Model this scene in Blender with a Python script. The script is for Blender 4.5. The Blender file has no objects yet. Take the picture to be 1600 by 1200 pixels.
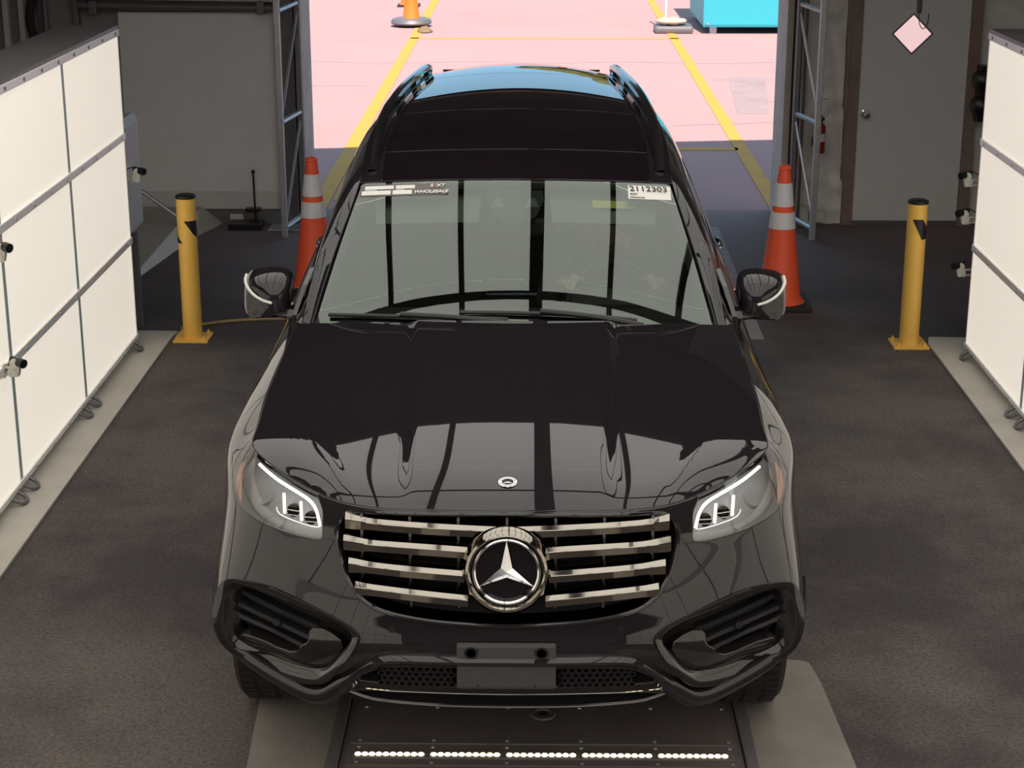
import bpy, bmesh, math, random
import numpy as np
from math import sin, cos, tan, pi, radians
from mathutils import Vector, Matrix
from mathutils.geometry import delaunay_2d_cdt
random.seed(7); rng = np.random.default_rng(7)
SC = bpy.context.scene; COL = SC.collection

# ------------------------------------------------------------------ camera, sky, sun, exposure
cd = bpy.data.cameras.new('camera'); CAM = bpy.data.objects.new('camera', cd); COL.objects.link(CAM)
cd.sensor_width = 36; cd.lens = 62.325; cd.clip_end = 500
CAM.location = (.083, -4.85, 2.96)
CAM.rotation_euler = (radians(90 - 17.474), 0, radians(.789))
SC.camera = CAM
SC.view_settings.view_transform = 'Standard'; SC.view_settings.look = 'None'
SC.view_settings.exposure = 0; SC.view_settings.gamma = 1; SC.view_settings.use_curve_mapping = False
W = bpy.data.worlds.new('sky'); SC.world = W; W.use_nodes = True
nt = W.node_tree; bg = nt.nodes['Background']
tc = nt.nodes.new('ShaderNodeTexCoord'); sx = nt.nodes.new('ShaderNodeSeparateXYZ'); cr = nt.nodes.new('ShaderNodeValToRGB')
nt.links.new(tc.outputs['Generated'], sx.inputs[0]); nt.links.new(sx.outputs['Z'], cr.inputs[0]); nt.links.new(cr.outputs[0], bg.inputs[0])
cr.color_ramp.elements[0].color = (.44, .80, 1.12, 1); cr.color_ramp.elements[1].color = (.38, .48, .66, 1)
bg.inputs[1].default_value = 1.15
sd = bpy.data.lights.new('sun', 'SUN'); SUN = bpy.data.objects.new('sun', sd); COL.objects.link(SUN)
sd.energy = 9.5; sd.angle = .009; sd.color = (1, .90, .84)
SUN.rotation_euler = (radians(33), 0, radians(6))
CEIL_L = 1.4      # luminance of the lit ceiling panels
SIDE_L = .61       # luminance of the lit side walls

# ------------------------------------------------------------------ materials
MATS = {}
def mat(name, col, rough=.6, metal=0, coat=0, ior=1.5, emit=None, es=0, noise=None, bump=None, spec=.5):
    """noise = (scale, amount, second colour, detail); bump = (scale, strength)"""
    m = bpy.data.materials.new(name); m.use_nodes = True; t = m.node_tree; b = t.nodes['Principled BSDF']
    b.inputs['Base Color'].default_value = (*col, 1); b.inputs['Roughness'].default_value = rough
    b.inputs['Metallic'].default_value = metal; b.inputs['Coat Weight'].default_value = coat
    b.inputs['Coat Roughness'].default_value = .005; b.inputs['Coat IOR'].default_value = 1.55; b.inputs['IOR'].default_value = ior
    b.inputs['Specular IOR Level'].default_value = spec
    if emit: b.inputs['Emission Color'].default_value = (*emit, 1); b.inputs['Emission Strength'].default_value = es
    if noise or bump:
        g = t.nodes.new('ShaderNodeNewGeometry')
    if noise:
        n = t.nodes.new('ShaderNodeTexNoise'); n.inputs['Scale'].default_value = noise[0]; n.inputs['Detail'].default_value = noise[3] if len(noise) > 3 else 6
        n.inputs['Roughness'].default_value = .65
        r = t.nodes.new('ShaderNodeValToRGB'); e = r.color_ramp.elements
        e[0].position = .5 - noise[1]; e[1].position = .5 + noise[1]; e[0].color = (*col, 1); e[1].color = (*noise[2], 1)
        t.links.new(g.outputs['Position'], n.inputs['Vector']); t.links.new(n.outputs[0], r.inputs[0]); t.links.new(r.outputs[0], b.inputs['Base Color'])
        m['ramp'] = r.name
    if bump:
        n2 = t.nodes.new('ShaderNodeTexNoise'); n2.inputs['Scale'].default_value = bump[0]; n2.inputs['Detail'].default_value = 4
        bp = t.nodes.new('ShaderNodeBump'); bp.inputs['Strength'].default_value = bump[1]; bp.inputs['Distance'].default_value = .01
        t.links.new(g.outputs['Position'], n2.inputs['Vector']); t.links.new(n2.outputs[0], bp.inputs['Height']); t.links.new(bp.outputs[0], b.inputs['Normal'])
    MATS[name] = m; return m
def fine(m, scale, lo, hi):
    """multiply a fine speckle over the base colour"""
    t = m.node_tree; b = t.nodes['Principled BSDF']; l = b.inputs['Base Color'].links[0]; src = l.from_socket
    g = t.nodes.new('ShaderNodeNewGeometry'); n = t.nodes.new('ShaderNodeTexNoise'); n.inputs['Scale'].default_value = scale; n.inputs['Detail'].default_value = 3
    mr = t.nodes.new('ShaderNodeMapRange'); mr.inputs[1].default_value = .3; mr.inputs[2].default_value = .7; mr.inputs[3].default_value = lo; mr.inputs[4].default_value = hi
    x = t.nodes.new('ShaderNodeMix'); x.data_type = 'RGBA'; x.blend_type = 'MULTIPLY'; x.inputs[0].default_value = 1
    t.links.new(g.outputs['Position'], n.inputs['Vector']); t.links.new(n.outputs[0], mr.inputs[0])
    t.links.new(src, x.inputs[6]); t.links.new(mr.outputs[0], x.inputs[7]); t.links.new(x.outputs[2], b.inputs['Base Color'])
def glassy(name, tint, ior, refl=(1, 1, 1)):
    """clear pane: transparent where it transmits, mirror-like by Fresnel"""
    m = bpy.data.materials.new(name); m.use_nodes = True; t = m.node_tree; t.nodes.remove(t.nodes['Principled BSDF'])
    o = t.nodes['Material Output']; tr = t.nodes.new('ShaderNodeBsdfTransparent'); gl = t.nodes.new('ShaderNodeBsdfGlossy')
    fr = t.nodes.new('ShaderNodeFresnel'); mx = t.nodes.new('ShaderNodeMixShader')
    tr.inputs[0].default_value = (*tint, 1); gl.inputs['Roughness'].default_value = 0; gl.inputs[0].default_value = (*refl, 1); fr.inputs['IOR'].default_value = ior
    t.links.new(fr.outputs[0], mx.inputs[0]); t.links.new(tr.outputs[0], mx.inputs[1]); t.links.new(gl.outputs[0], mx.inputs[2]); t.links.new(mx.outputs[0], o.inputs[0])
    MATS[name] = m; return m
asphalt = mat('asphalt', (.036, .0275, .0295), .85, noise=(.75, .095, (.094, .077, .068), 12), bump=(160, .5)); fine(asphalt, 70, .6, 1.45)
# brightness painted into the asphalt towards the doorway, where ceiling light is weak
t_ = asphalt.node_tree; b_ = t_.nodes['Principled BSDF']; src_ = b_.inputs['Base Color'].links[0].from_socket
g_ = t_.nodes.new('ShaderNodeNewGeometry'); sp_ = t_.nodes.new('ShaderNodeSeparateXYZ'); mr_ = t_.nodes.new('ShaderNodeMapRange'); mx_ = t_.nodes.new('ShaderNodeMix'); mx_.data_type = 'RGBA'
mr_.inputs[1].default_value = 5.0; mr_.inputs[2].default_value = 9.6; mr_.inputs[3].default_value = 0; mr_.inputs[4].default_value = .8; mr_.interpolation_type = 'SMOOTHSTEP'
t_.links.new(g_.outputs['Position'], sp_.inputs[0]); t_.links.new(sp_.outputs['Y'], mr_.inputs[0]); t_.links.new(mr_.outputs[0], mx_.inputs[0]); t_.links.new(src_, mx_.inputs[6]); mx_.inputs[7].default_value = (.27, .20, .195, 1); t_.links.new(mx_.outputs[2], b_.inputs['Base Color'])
pavement = mat('pavement', (.33, .20, .192), .9, noise=(.35, .25, (.38, .228, .216), 6), bump=(60, .2))
concrete = mat('concrete', (.42, .385, .335), .8, noise=(3, .22, (.52, .485, .43), 8), bump=(90, .15))
concrete_dk = mat('worn_concrete', (.17, .15, .132), .8, noise=(2.5, .2, (.25, .228, .20), 8), bump=(90, .15))
wallboard = mat('grey_wallboard', (.86, .81, .79), .75, noise=(2, .25, (.92, .88, .86), 5))
wallpale = mat('pale_wallboard', (.68, .63, .60), .7, noise=(3, .2, (.76, .72, .69), 5))
insul = mat('insulation_wrap', (.72, .66, .60), .55, noise=(5, .2, (.90, .85, .79), 8), bump=(9, .8))
darkwall = mat('dark_sheet_metal', (.24, .22, .22), .6, noise=(2, .2, (.32, .30, .29), 5))
blackish = mat('black_ceiling_paint', (.09, .074, .08), .8, noise=(1, .2, (.12, .10, .106), 4))
headerm = mat('dark_header_paint', (.15, .125, .13), .8, noise=(1, .2, (.2, .17, .175), 4))
steel = mat('galvanised_steel', (.42, .42, .43), .42, .65, noise=(14, .25, (.55, .55, .56), 5))
steel_dk = mat('dark_steel', (.20, .19, .19), .5, .5, noise=(10, .25, (.18, .17, .17), 5))
wood = mat('brown_timber', (.22, .145, .115), .7, noise=(4, .25, (.36, .26, .205), 8), bump=(25, .2))
jambw = mat('weathered_jamb', (.40, .32, .26), .7, noise=(3, .25, (.58, .49, .42), 8))
doorpaint = mat('grey_door_paint', (.78, .75, .725), .5, noise=(1.5, .25, (.84, .81, .785), 4))
yellow = mat('yellow_paint', (.82, .47, .085), .42, noise=(6, .25, (.88, .53, .11), 5))
linepaint = mat('yellow_line_paint', (.55, .28, .014), .8, noise=(5, .2, (.42, .235, .06), 8))
whiteline = mat('worn_white_paint', (.34, .29, .28), .8, noise=(9, .25, (.23, .20, .195), 8))
blacktape = mat('black_tape', (.018, .016, .018), .45)
rubber = mat('black_rubber', (.022, .02, .02), .75, bump=(60, .2))
orange = mat('cone_orange', (.95, .115, .045), .5)
orange_old = mat('faded_cone_orange', (.85, .16, .01), .5)
reflective = mat('reflective_sleeve', (.80, .77, .80), .45, noise=(30, .3, (.72, .69, .71), 5))
cyan = mat('cyan_container_paint', (.035, .36, .42), .5)
rail_m = mat('brushed_aluminium', (.92, .90, .86), .38, .3, noise=(20, .3, (.95, .93, .90), 4))
seam_m = mat('grey_seam_strip', (.42, .47, .47), .5)
trim_m = mat('lavender_grey_trim', (.90, .84, .88), .5)
panel_m = mat('lit_white_panel', (.78, .74, .66), .65, emit=(1, .905, .775), es=SIDE_L)
ceil_m = mat('lit_ceiling_panel', (.75, .76, .72), .65, emit=(1, .975, .92), es=CEIL_L)
bar_m = mat('dark_panel_frame', (.06, .054, .05), .6)
camwhite = mat('ivory_plastic', (.62, .60, .52), .45)
camblack = mat('black_plastic', (.012, .012, .013), .35)
lensglass = mat('lens_glass', (.01, .012, .015), .02, coat=1)
redpaint = mat('red_enamel', (.35, .03, .02), .35)
plate_m = mat('black_plate', (.125, .10, .096), .5, 0, noise=(6, .25, (.17, .14, .132), 6))
led_m = mat('warm_led', (1, .9, .7), .5, emit=(1, .80, .50), es=7)
paint = mat('black_paint', (.016, .0135, .0155), .5, coat=1, ior=1.5, spec=0)
gloss = mat('gloss_black_trim', (.014, .012, .013), .10, coat=.4)
roofglass = mat('dark_roof_glass', (.010, .007, .009), .02, coat=.0, ior=1.5)
sideglass = mat('privacy_glass', (.006, .007, .007), .02, coat=.3)
chrome = mat('dark_chrome', (.36, .33, .285), .06, 1)
silver = mat('bright_chrome', (.82, .82, .83), .12, 1)
satin = mat('satin_black_plastic', (.017, .016, .017), .42)
matteblk = mat('matte_black_plastic', (.011, .0105, .011), .6)
hollow = mat('dark_hollow', (.006, .0055, .006), .8)
glass = glassy('windscreen_glass', (.76, .84, .78), 2.05, (.91, 1, .93))
lampglass = glassy('lamp_glass', (.92, .93, .93), 1.75)
lamp_in = mat('lamp_housing', (.50, .49, .48), .5, .0)
drl_m = mat('white_led_strip', (1, 1, 1), .4, emit=(1, .99, .97), es=1.7)
drl2_m = mat('soft_led_bar', (1, 1, 1), .4, emit=(1, .97, .88), es=1.15)
amber_m = mat('amber_reflector', (.95, .50, .34), .3, emit=None)
leather = mat('dark_leather', (.035, .032, .03), .5)
dash_m = mat('dashboard_plastic', (.05, .048, .045), .6)
skin_m = mat('skin', (.50, .27, .19), .5)
jacket_m = mat('green_grey_jacket', (.085, .10, .075), .8)
hair_m = mat('grey_hair', (.16, .14, .12), .7)
paper = mat('white_paper', (.80, .78, .72), .6)
ink = mat('black_ink', (.01, .01, .01), .6)
bannerdk = mat('dark_banner_film', (.13, .12, .115), .5)
orangeink = mat('orange_ink', (.8, .12, .03), .6)
visor_m = mat('grey_visor', (.22, .22, .20), .8)
visoryel = mat('yellow_visor_label', (.75, .72, .12), .6)
tyre_m = mat('tyre_rubber', (.014, .013, .014), .7)
rim_m = mat('wheel_alloy', (.28, .28, .29), .25, .9)
leaf_m = mat('tree_foliage', (.05, .07, .015), .8, noise=(3, .25, (.16, .13, .03), 4))
trunk_m = mat('tree_bark', (.10, .07, .05), .9, bump=(20, .3))
hose_m = mat('tan_hose', (.30, .22, .10), .6)

# ------------------------------------------------------------------ building helpers
OFF = {}
def setp(o, label=None, cat=None, group=None, kind=None):
    if label: o['label'] = label
    if cat: o['category'] = cat
    if group: o['group'] = group
    if kind: o['kind'] = kind
    return o
def thing(name, label, cat, loc, group=None):
    o = bpy.data.objects.new(name, None); COL.objects.link(o); o.location = loc; o.empty_display_size = .1
    OFF[o.name] = np.array(loc, float); return setp(o, label, cat, group)
def mesh(name, V, F, m, par=None, smooth=False, nor=None, label=None):
    V = np.asarray(V, float)
    off = OFF.get(par.name, np.zeros(3)) if par else np.zeros(3)
    me = bpy.data.meshes.new(name); me.from_pydata((V - off).tolist(), [], [tuple(int(i) for i in f) for f in F]); me.materials.append(m)
    if smooth or nor is not None: me.polygons.foreach_set('use_smooth', [True] * len(me.polygons))
    me.update()
    if nor is not None: me.normals_split_custom_set_from_vertices(np.asarray(nor).tolist())
    o = bpy.data.objects.new(name, me); COL.objects.link(o)
    if par: o.parent = par; OFF[o.name] = off
    if label: o['label'] = label
    return o
def inst(src, name, d, par, label=None):
    """a copy of a one-mesh part moved by d, sharing its mesh"""
    o = src.copy(); o.name = name; COL.objects.link(o); o.parent = par; o.location = Vector(src.location) + Vector(d)
    if label: o['label'] = label
    return o
def duptree(root, d, label):
    r = root.copy(); COL.objects.link(r); r.location = Vector(root.location) + Vector(d); r['label'] = label
    for c in root.children:
        k = c.copy(); COL.objects.link(k); k.parent = r
        for g in c.children:
            h = g.copy(); COL.objects.link(h); h.parent = k
    return r
class MB:
    def __init__(s): s.v = []; s.f = []
    def add(s, V, F):
        n = len(s.v); s.v += [tuple(p) for p in V]; s.f += [tuple(i + n for i in f) for f in F]; return s
    def box(s, lo, hi, bev=0, rot=None, piv=None):
        lo, hi = np.minimum(lo, hi), np.maximum(lo, hi)
        b = bmesh.new(); bmesh.ops.create_cube(b, size=1)
        c = (np.array(lo) + np.array(hi)) / 2; d = np.array(hi) - np.array(lo)
        for v in b.verts: v.co = Vector(np.array(v.co) * d + c)
        if bev: bmesh.ops.bevel(b, geom=b.edges[:], offset=min(bev, d.min() * .45), segments=2, affect='EDGES', profile=.6)
        if rot is not None:
            p = Vector(piv if piv is not None else c); bmesh.ops.transform(b, matrix=Matrix.Translation(p) @ rot.to_4x4() @ Matrix.Translation(-p), verts=b.verts)
        b.verts.index_update(); s.add([v.co[:] for v in b.verts], [[v.index for v in f.verts] for f in b.faces]); b.free(); return s
    def cyl(s, a, b, r, r2=None, n=20, caps=True):
        a = Vector(a); b = Vector(b); r2 = r if r2 is None else r2; d = (b - a).normalized()
        x = d.orthogonal().normalized(); y = d.cross(x); V = []
        for c, q in ((a, r), (b, r2)):
            for i in range(n): t = 2 * pi * i / n; V.append(c + (x * cos(t) + y * sin(t)) * q)
        F = [(i, (i + 1) % n, n + (i + 1) % n, n + i) for i in range(n)]
        if caps: F += [tuple(range(n))[::-1], tuple(range(n, 2 * n))]
        return s.add(V, F)
    def lathe(s, c, prof, n=28, axis='z'):
        """prof = [(radius, height)...] round axis through c"""
        V = []; F = []
        for r, h in prof:
            for i in range(n):
                t = 2 * pi * i / n; p = (r * cos(t), r * sin(t), h)
                if axis == 'x': p = (h, r * cos(t), r * sin(t))
                if axis == 'y': p = (r * sin(t), h, r * cos(t))
                V.append(np.add(c, p))
        for k in range(len(prof) - 1):
            F += [(k * n + i, k * n + (i + 1) % n, (k + 1) * n + (i + 1) % n, (k + 1) * n + i) for i in range(n)]
        if prof[0][0] > 1e-4: F.append(tuple(range(n))[::-1])
        if prof[-1][0] > 1e-4: F.append(tuple(range((len(prof) - 1) * n, len(prof) * n)))
        return s.add(V, F)
    def tube(s, pts, r, n=8, closed=False):
        P = [Vector(p) for p in pts]; N = len(P); V = []; F = []; x = None
        R = r if hasattr(r, '__len__') else [r] * N
        for i in range(N):
            t = (P[(i + 1) % N] - P[i - 1]) if closed else (P[min(i + 1, N - 1)] - P[max(i - 1, 0)])
            t.normalize()
            x = t.orthogonal().normalized() if x is None else (x - t * x.dot(t)).normalized()
            y = t.cross(x)
            for k in range(n): a = 2 * pi * k / n; V.append(P[i] + (x * cos(a) + y * sin(a)) * R[i])
        for i in range(N if closed else N - 1):
            j = (i + 1) % N; F += [(i * n + k, i * n + (k + 1) % n, j * n + (k + 1) % n, j * n + k) for k in range(n)]
        if not closed: F += [tuple(range(n))[::-1], tuple(range((N - 1) * n, N * n))]
        return s.add(V, F)
    def sweep(s, pts, prof, closed=False, prof_closed=True, caps=True):
        """prof: function i -> list of 3-D points (cross-section at point i)"""
        V = []; F = []; N = len(pts)
        for i in range(N): q = prof(i); m = len(q); V += [tuple(p) for p in q]
        mm = m if prof_closed else m - 1
        for i in range(N if closed else N - 1):
            j = (i + 1) % N; F += [(i * m + k, i * m + (k + 1) % m, j * m + (k + 1) % m, j * m + k) for k in range(mm)]
        if caps and not closed: F += [tuple(range(m))[::-1], tuple(range((N - 1) * m, N * m))]
        return s.add(V, F)
    def prism(s, poly, d):
        """poly: 3-D loop, extruded by vector d"""
        n = len(poly); V = [tuple(p) for p in poly] + [tuple(np.add(p, d)) for p in poly]
        return s.add(V, [tuple(range(n))[::-1], tuple(range(n, 2 * n))] + [(i, (i + 1) % n, n + (i + 1) % n, n + i) for i in range(n)])
    def build(s, name, m, par=None, smooth=False, label=None, fix=True):
        o = mesh(name, s.v, s.f, m, par, label=label)
        if fix:
            b = bmesh.new(); b.from_mesh(o.data); bmesh.ops.recalc_face_normals(b, faces=b.faces)
            if smooth:
                for f in b.faces: f.smooth = True
                for e in b.edges:
                    if len(e.link_faces) == 2 and e.calc_face_angle(0) > .6: e.smooth = False
            b.to_mesh(o.data); b.free()
        return o
def resample(P, n, closed=False):
    P = np.asarray(P, float)
    if closed: P = np.vstack([P, P[:1]])
    d = np.concatenate([[0], np.cumsum(np.linalg.norm(np.diff(P, axis=0), axis=1))]); t = np.linspace(0, d[-1], n + 1 if closed else n)
    Q = np.stack([np.interp(t, d, P[:, k]) for k in range(P.shape[1])], 1)
    return Q[:-1] if closed else Q
def smoothpoly(P, it=2, closed=True):
    """corner-cutting"""
    P = np.asarray(P, float)
    for _ in range(it):
        A = P; B = np.roll(P, -1, 0)
        if not closed: A = P[:-1]; B = P[1:]
        Q = np.empty((2 * len(A), P.shape[1])); Q[0::2] = .75 * A + .25 * B; Q[1::2] = .25 * A + .75 * B
        P = Q if closed else np.vstack([P[:1], Q, P[-1:]])
    return P
def text(s, size, name, m, par, org, ax, up, align='LEFT', depth=.0006, bold=False, shear=0):
    cu = bpy.data.curves.new(name, 'FONT'); cu.body = s; cu.size = size; cu.align_x = align; cu.extrude = depth; cu.shear = shear
    if bold: cu.offset = size * .025
    o = bpy.data.objects.new(name, cu); COL.objects.link(o); bpy.context.view_layer.update()
    me = bpy.data.meshes.new_from_object(o); bpy.data.objects.remove(o)
    n = np.cross(ax, up); V = np.array([v.co[:] for v in me.vertices]); F = [tuple(p.vertices) for p in me.polygons]
    V = np.array(org) + V[:, :1] * np.array(ax) + V[:, 1:2] * np.array(up) + V[:, 2:3] * n
    return mesh(name, V, F, m, par)
# ------------------------------------------------------------------ setting: ground, walls, roof
def slab(name, lo, hi, m, par=None, bev=0, kind='structure'):
    o = MB().box(lo, hi, bev).build(name, m, par)
    if kind and not par: o['kind'] = kind
    return o
def grid_floor(name, x0, x1, y0, y1, z, m):
    o = mesh(name, [(x0, y0, z), (x1, y0, z), (x1, y1, z), (x0, y1, z)], [(0, 1, 2, 3)], m); o['kind'] = 'structure'; return o
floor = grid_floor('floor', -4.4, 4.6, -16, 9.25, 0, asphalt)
ground = grid_floor('ground', -70, 70, 9.25, 90, -.002, pavement)
def wallpoly(name, poly, d, m, par=None):
    o = MB().prism(poly, d).build(name, m, par)
    if not par: o['kind'] = 'structure'
    return o
def eave(x): return 4.45 + .19 * x
wb = wallpoly('wall_back', [(-4.4, 8.8, 0), (-1.75, 8.8, 0), (-1.75, 8.8, eave(-1.75)), (-4.4, 8.8, eave(-4.4))], (0, .45, 0), darkwall)
wallpoly('wall_panel', [(2.02, 8.8, 0), (4.6, 8.8, 0), (4.6, 8.8, eave(4.6)), (2.02, 8.8, eave(2.02))], (0, .45, 0), wallboard, wb)
HEAD = 2.62
wallpoly('header', [(-1.75, 8.8, HEAD), (2.02, 8.8, HEAD), (2.02, 8.8, eave(2.02)), (-1.75, 8.8, eave(-1.75))], (0, .45, 0), headerm, wb)
wallpoly('wall_left', [(-4.4, -16, 0), (-4.4, 8.8, 0), (-4.4, 8.8, eave(-4.4)), (-4.4, -16, eave(-4.4))], (-.12, 0, 0), darkwall)
wallpoly('wall_right', [(4.6, -16, 0), (4.6, 8.8, 0), (4.6, 8.8, eave(4.6)), (4.6, -16, eave(4.6))], (.12, 0, 0), darkwall)
wallpoly('wall_front', [(-4.4, -16, 0), (4.6, -16, 0), (4.6, -16, eave(4.6)), (-4.4, -16, eave(-4.4))], (0, -.12, 0), darkwall)
wallpoly('roof', [(-4.6, -16.2, eave(-4.6)), (4.8, -16.2, eave(4.8)), (4.8, 9.35, eave(4.8)), (-4.6, 9.35, eave(-4.6))], (0, 0, .12), blackish)
# timber jambs of the drive-through opening, steel angles in front of them
jl = slab('trim_1', (-1.75, 8.72, 0), (-1.70, 9.27, HEAD), jambw); slab('steel_angle', (-1.86, 8.66, 0), (-1.76, 8.80, HEAD), steel_dk, jl)
jr = slab('trim_2', (1.97, 8.72, 0), (2.02, 9.27, HEAD), jambw); slab('steel_angle', (2.03, 8.66, 0), (2.12, 8.80, HEAD), steel_dk, jr)
slab('trim_3', (-1.75, 8.72, HEAD), (2.02, 9.27, HEAD + .06), jambw)
# grey sheathing boards, kick board and curb on the back wall, left of the opening
sheath = slab('trim_4', (-3.09, 8.755, .20), (-1.905, 8.80, 1.615), wallboard)
slab('board', (-3.09, 8.75, 1.16), (-1.905, 8.757, 1.605), wallboard, sheath)
slab('board', (-3.09, 8.748, .63), (-1.905, 8.757, 1.155), wallboard, sheath)
slab('board', (-3.09, 8.75, .245), (-1.905, 8.757, .625), wallboard, sheath)
slab('board', (-3.09, 8.744, .105), (-1.905, 8.758, .24), wallpale, sheath)
kb = slab('baseboard_back', (-3.3, 8.70, 0), (-1.88, 8.80, .10), steel_dk)
slab('plate', (-2.30, 8.69, .03), (-2.20, 8.70, .075), wallpale, kb)
up = slab('trim_5', (-3.55, 8.75, 1.72), (-1.905, 8.80, 3.0), wallpale)
for x in (-3.93, -3.81, -3.66, -3.40): MB().box((x - .022, 8.70, 0), (x + .022, 8.78, 3.1), .006).build('rib', wallpale if x < -3.7 else steel_dk, wb)
rail = thing('conduit', 'dark horizontal conduit pipe with end clamps across the top of the grey boarded wall', 'pipe', (-2.6, 8.66, 1.66))
MB().tube([(-3.37, 8.66, 1.675), (-1.90, 8.66, 1.655)], .028, 14).build('pipe', steel_dk, rail, True)
MB().tube([(-3.37, 8.675, 1.735), (-1.90, 8.68, 1.715)], .018, 10).build('pipe', wallpale, rail, True)
for x in (-1.99, -3.25): MB().box((x - .03, 8.62, 1.61), (x + .03, 8.75, 1.71), .008).build('clamp', steel_dk, rail)
hz = MB().tube(smoothpoly([(-3.62, 8.55, 1.9), (-3.72, 8.55, 1.6), (-3.66, 8.5, 1.42), (-3.42, 8.45, 1.20), (-3.30, 8.45, 1.08)], 3, False), .032, 12).build('hose', rubber, None, True)
setp(hz, 'thick black hose curving down the dark wall above the left light wall', 'hose')
pl = MB().cyl((-3.60, 8.60, .9), (-3.60, 8.60, 3.0), .022).build('standpipe', steel_dk, None, True); setp(pl, 'slim dark standpipe on the wall behind the curved black hose', 'pipe')

# right of the opening: insulation wrap, timber studs, steel door with a diamond pane
nx, nz = 16, 90; gx = np.linspace(2.12, 2.46, nx); gz = np.linspace(0, 3.0, nz)
ripple = lambda x, z: .012 * sin(19 * z + 7 * sin(3.1 * z) + 9 * x) + .009 * sin(31 * z - 14 * x + 2) * sin(5 * z) + .007 * sin(46 * x + 8 * z)
ins = mesh('trim_6', [(x, 8.762 - ripple(x, z) * (1 if .0 < i < nx - 1 else .2), z) for i, x in enumerate(gx) for z in gz],
           [(i * nz + j, (i + 1) * nz + j, (i + 1) * nz + j + 1, i * nz + j + 1) for i in range(nx - 1) for j in range(nz - 1)], insul, None, True); ins['kind'] = 'structure'
ins2 = slab('trim_7', (3.42, 8.77, 0), (4.59, 8.80, 3.0), insul)
stud = slab('trim_8', (2.455, 8.70, 0), (2.535, 8.80, 3.0), wood); stud2 = slab('trim_9', (3.345, 8.69, 0), (3.43, 8.80, 3.0), wood)
for z0, z1, w in ((.9, 1.75, .03), (.35, .95, .018)): MB().box((2.455 - w, 8.695, z0), (2.456, 8.79, z1), .01).build('splinter', wood, stud)
dr = slab('door_1', (2.537, 8.715, .035), (3.343, 8.765, 2.08), doorpaint)
slab('sill', (2.537, 8.70, 0), (3.343, 8.78, .035), steel_dk, dr); slab('frame', (2.5, 8.70, 2.08), (3.4, 8.80, 2.16), wood, dr)
mk = MB(); mk.lathe((2.591, 8.715, .865), [(.034, 0), (.034, -.006), (.014, -.01), (.012, -.03), (.028, -.042), (.031, -.055), (.026, -.068), (.001, -.072)], 24, 'y'); mk.build('knob', silver, dr, True)
dc = np.array([2.912, 8.712, 1.467]); h = .148
pane_m = mat('daylit_frosted_pane', (.75, .6, .6), .5, emit=(1, .69, .70), es=.80)
mesh('pane', [dc + (0, 0, h), dc + (-h, 0, 0), dc + (0, 0, -h), dc + (h, 0, 0)], [(0, 1, 2, 3)], pane_m, dr, label='daylit diamond pane')
fr = MB(); fr.tube([dc + (0, -.004, h), dc + (-h, -.004, 0), dc + (0, -.004, -h), dc + (h, -.004, 0)], .008, 6, True); fr.build('pane_frame', steel_dk, dr)
wire = MB(); wire.tube(smoothpoly([(2.95, 8.70, 1.72), (2.945, 8.70, 1.56), (2.985, 8.70, 1.49), (3.02, 8.70, 1.55), (3.02, 8.70, 1.62)], 3, False), .0035, 6); setp(wire.build('wire', steel_dk, None, True), 'thin wire loop hanging over the diamond pane of the grey door', 'wire')
MB().box((2.93, 8.695, 1.62), (2.965, 8.715, 1.72), .004).build('latch', steel_dk, dr)
for x, r, m in ((2.055, .013, steel), (2.085, .009, orange)):
    o = MB().tube([(x, 8.62, .05), (x, 8.62, 2.9)], r, 10).build('conduit', m if m is steel else jambw, None, True)
    setp(o, 'grey conduit tube beside the right door jamb' if m is steel else 'thin tan conduit tube behind the right lattice post', 'pipe')

# ------------------------------------------------------------------ lit ceiling of the photo booth
PX = .617; CX = .155
cl = slab('ceiling', (CX - 5 * PX - .1, -14.7, 3.56), (CX + 5 * PX + .1, 4.46, 3.62), blackish)
base = None
for i in range(-5, 5):
    for j in range(16):
        d = (CX + (i + .5) * PX, 4.40 - (j + .5) * 1.176, 3.545)
        if base is None:
            base = MB().box((-PX / 2 + .006, -.585, -.012), (PX / 2 - .006, .585, .012)).build('light_panel', ceil_m, cl); base.location = d
        else: inst(base, 'light_panel', np.subtract(d, base.location), cl)
for i in range(-5, 6):
    w = .055 if i == 0 else .022
    MB().box((CX + i * PX - w, -14.65, 3.475 if i == 0 else 3.505), (CX + i * PX + w, 4.46, 3.555)).build('frame_bar', bar_m, cl)
for j in range(18):
    y = 4.40 - j * 1.176; w = .06 if j in (0, 16) else .007
    if j in (1, 2): continue
    if j == 17: y = 1.90; w = .040
    MB().box((CX - 5 * PX, y - w, 3.515), (CX + 5 * PX, y + w, 3.555)).build('cross_bar', bar_m, cl)
for x in (CX - 5 * PX, CX + 5 * PX):
    for y in (4.4, -14.6): MB().cyl((x, y, 3.6), (x, y, eave(x) + .02), .02).build('hanger', steel_dk, cl)

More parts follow.
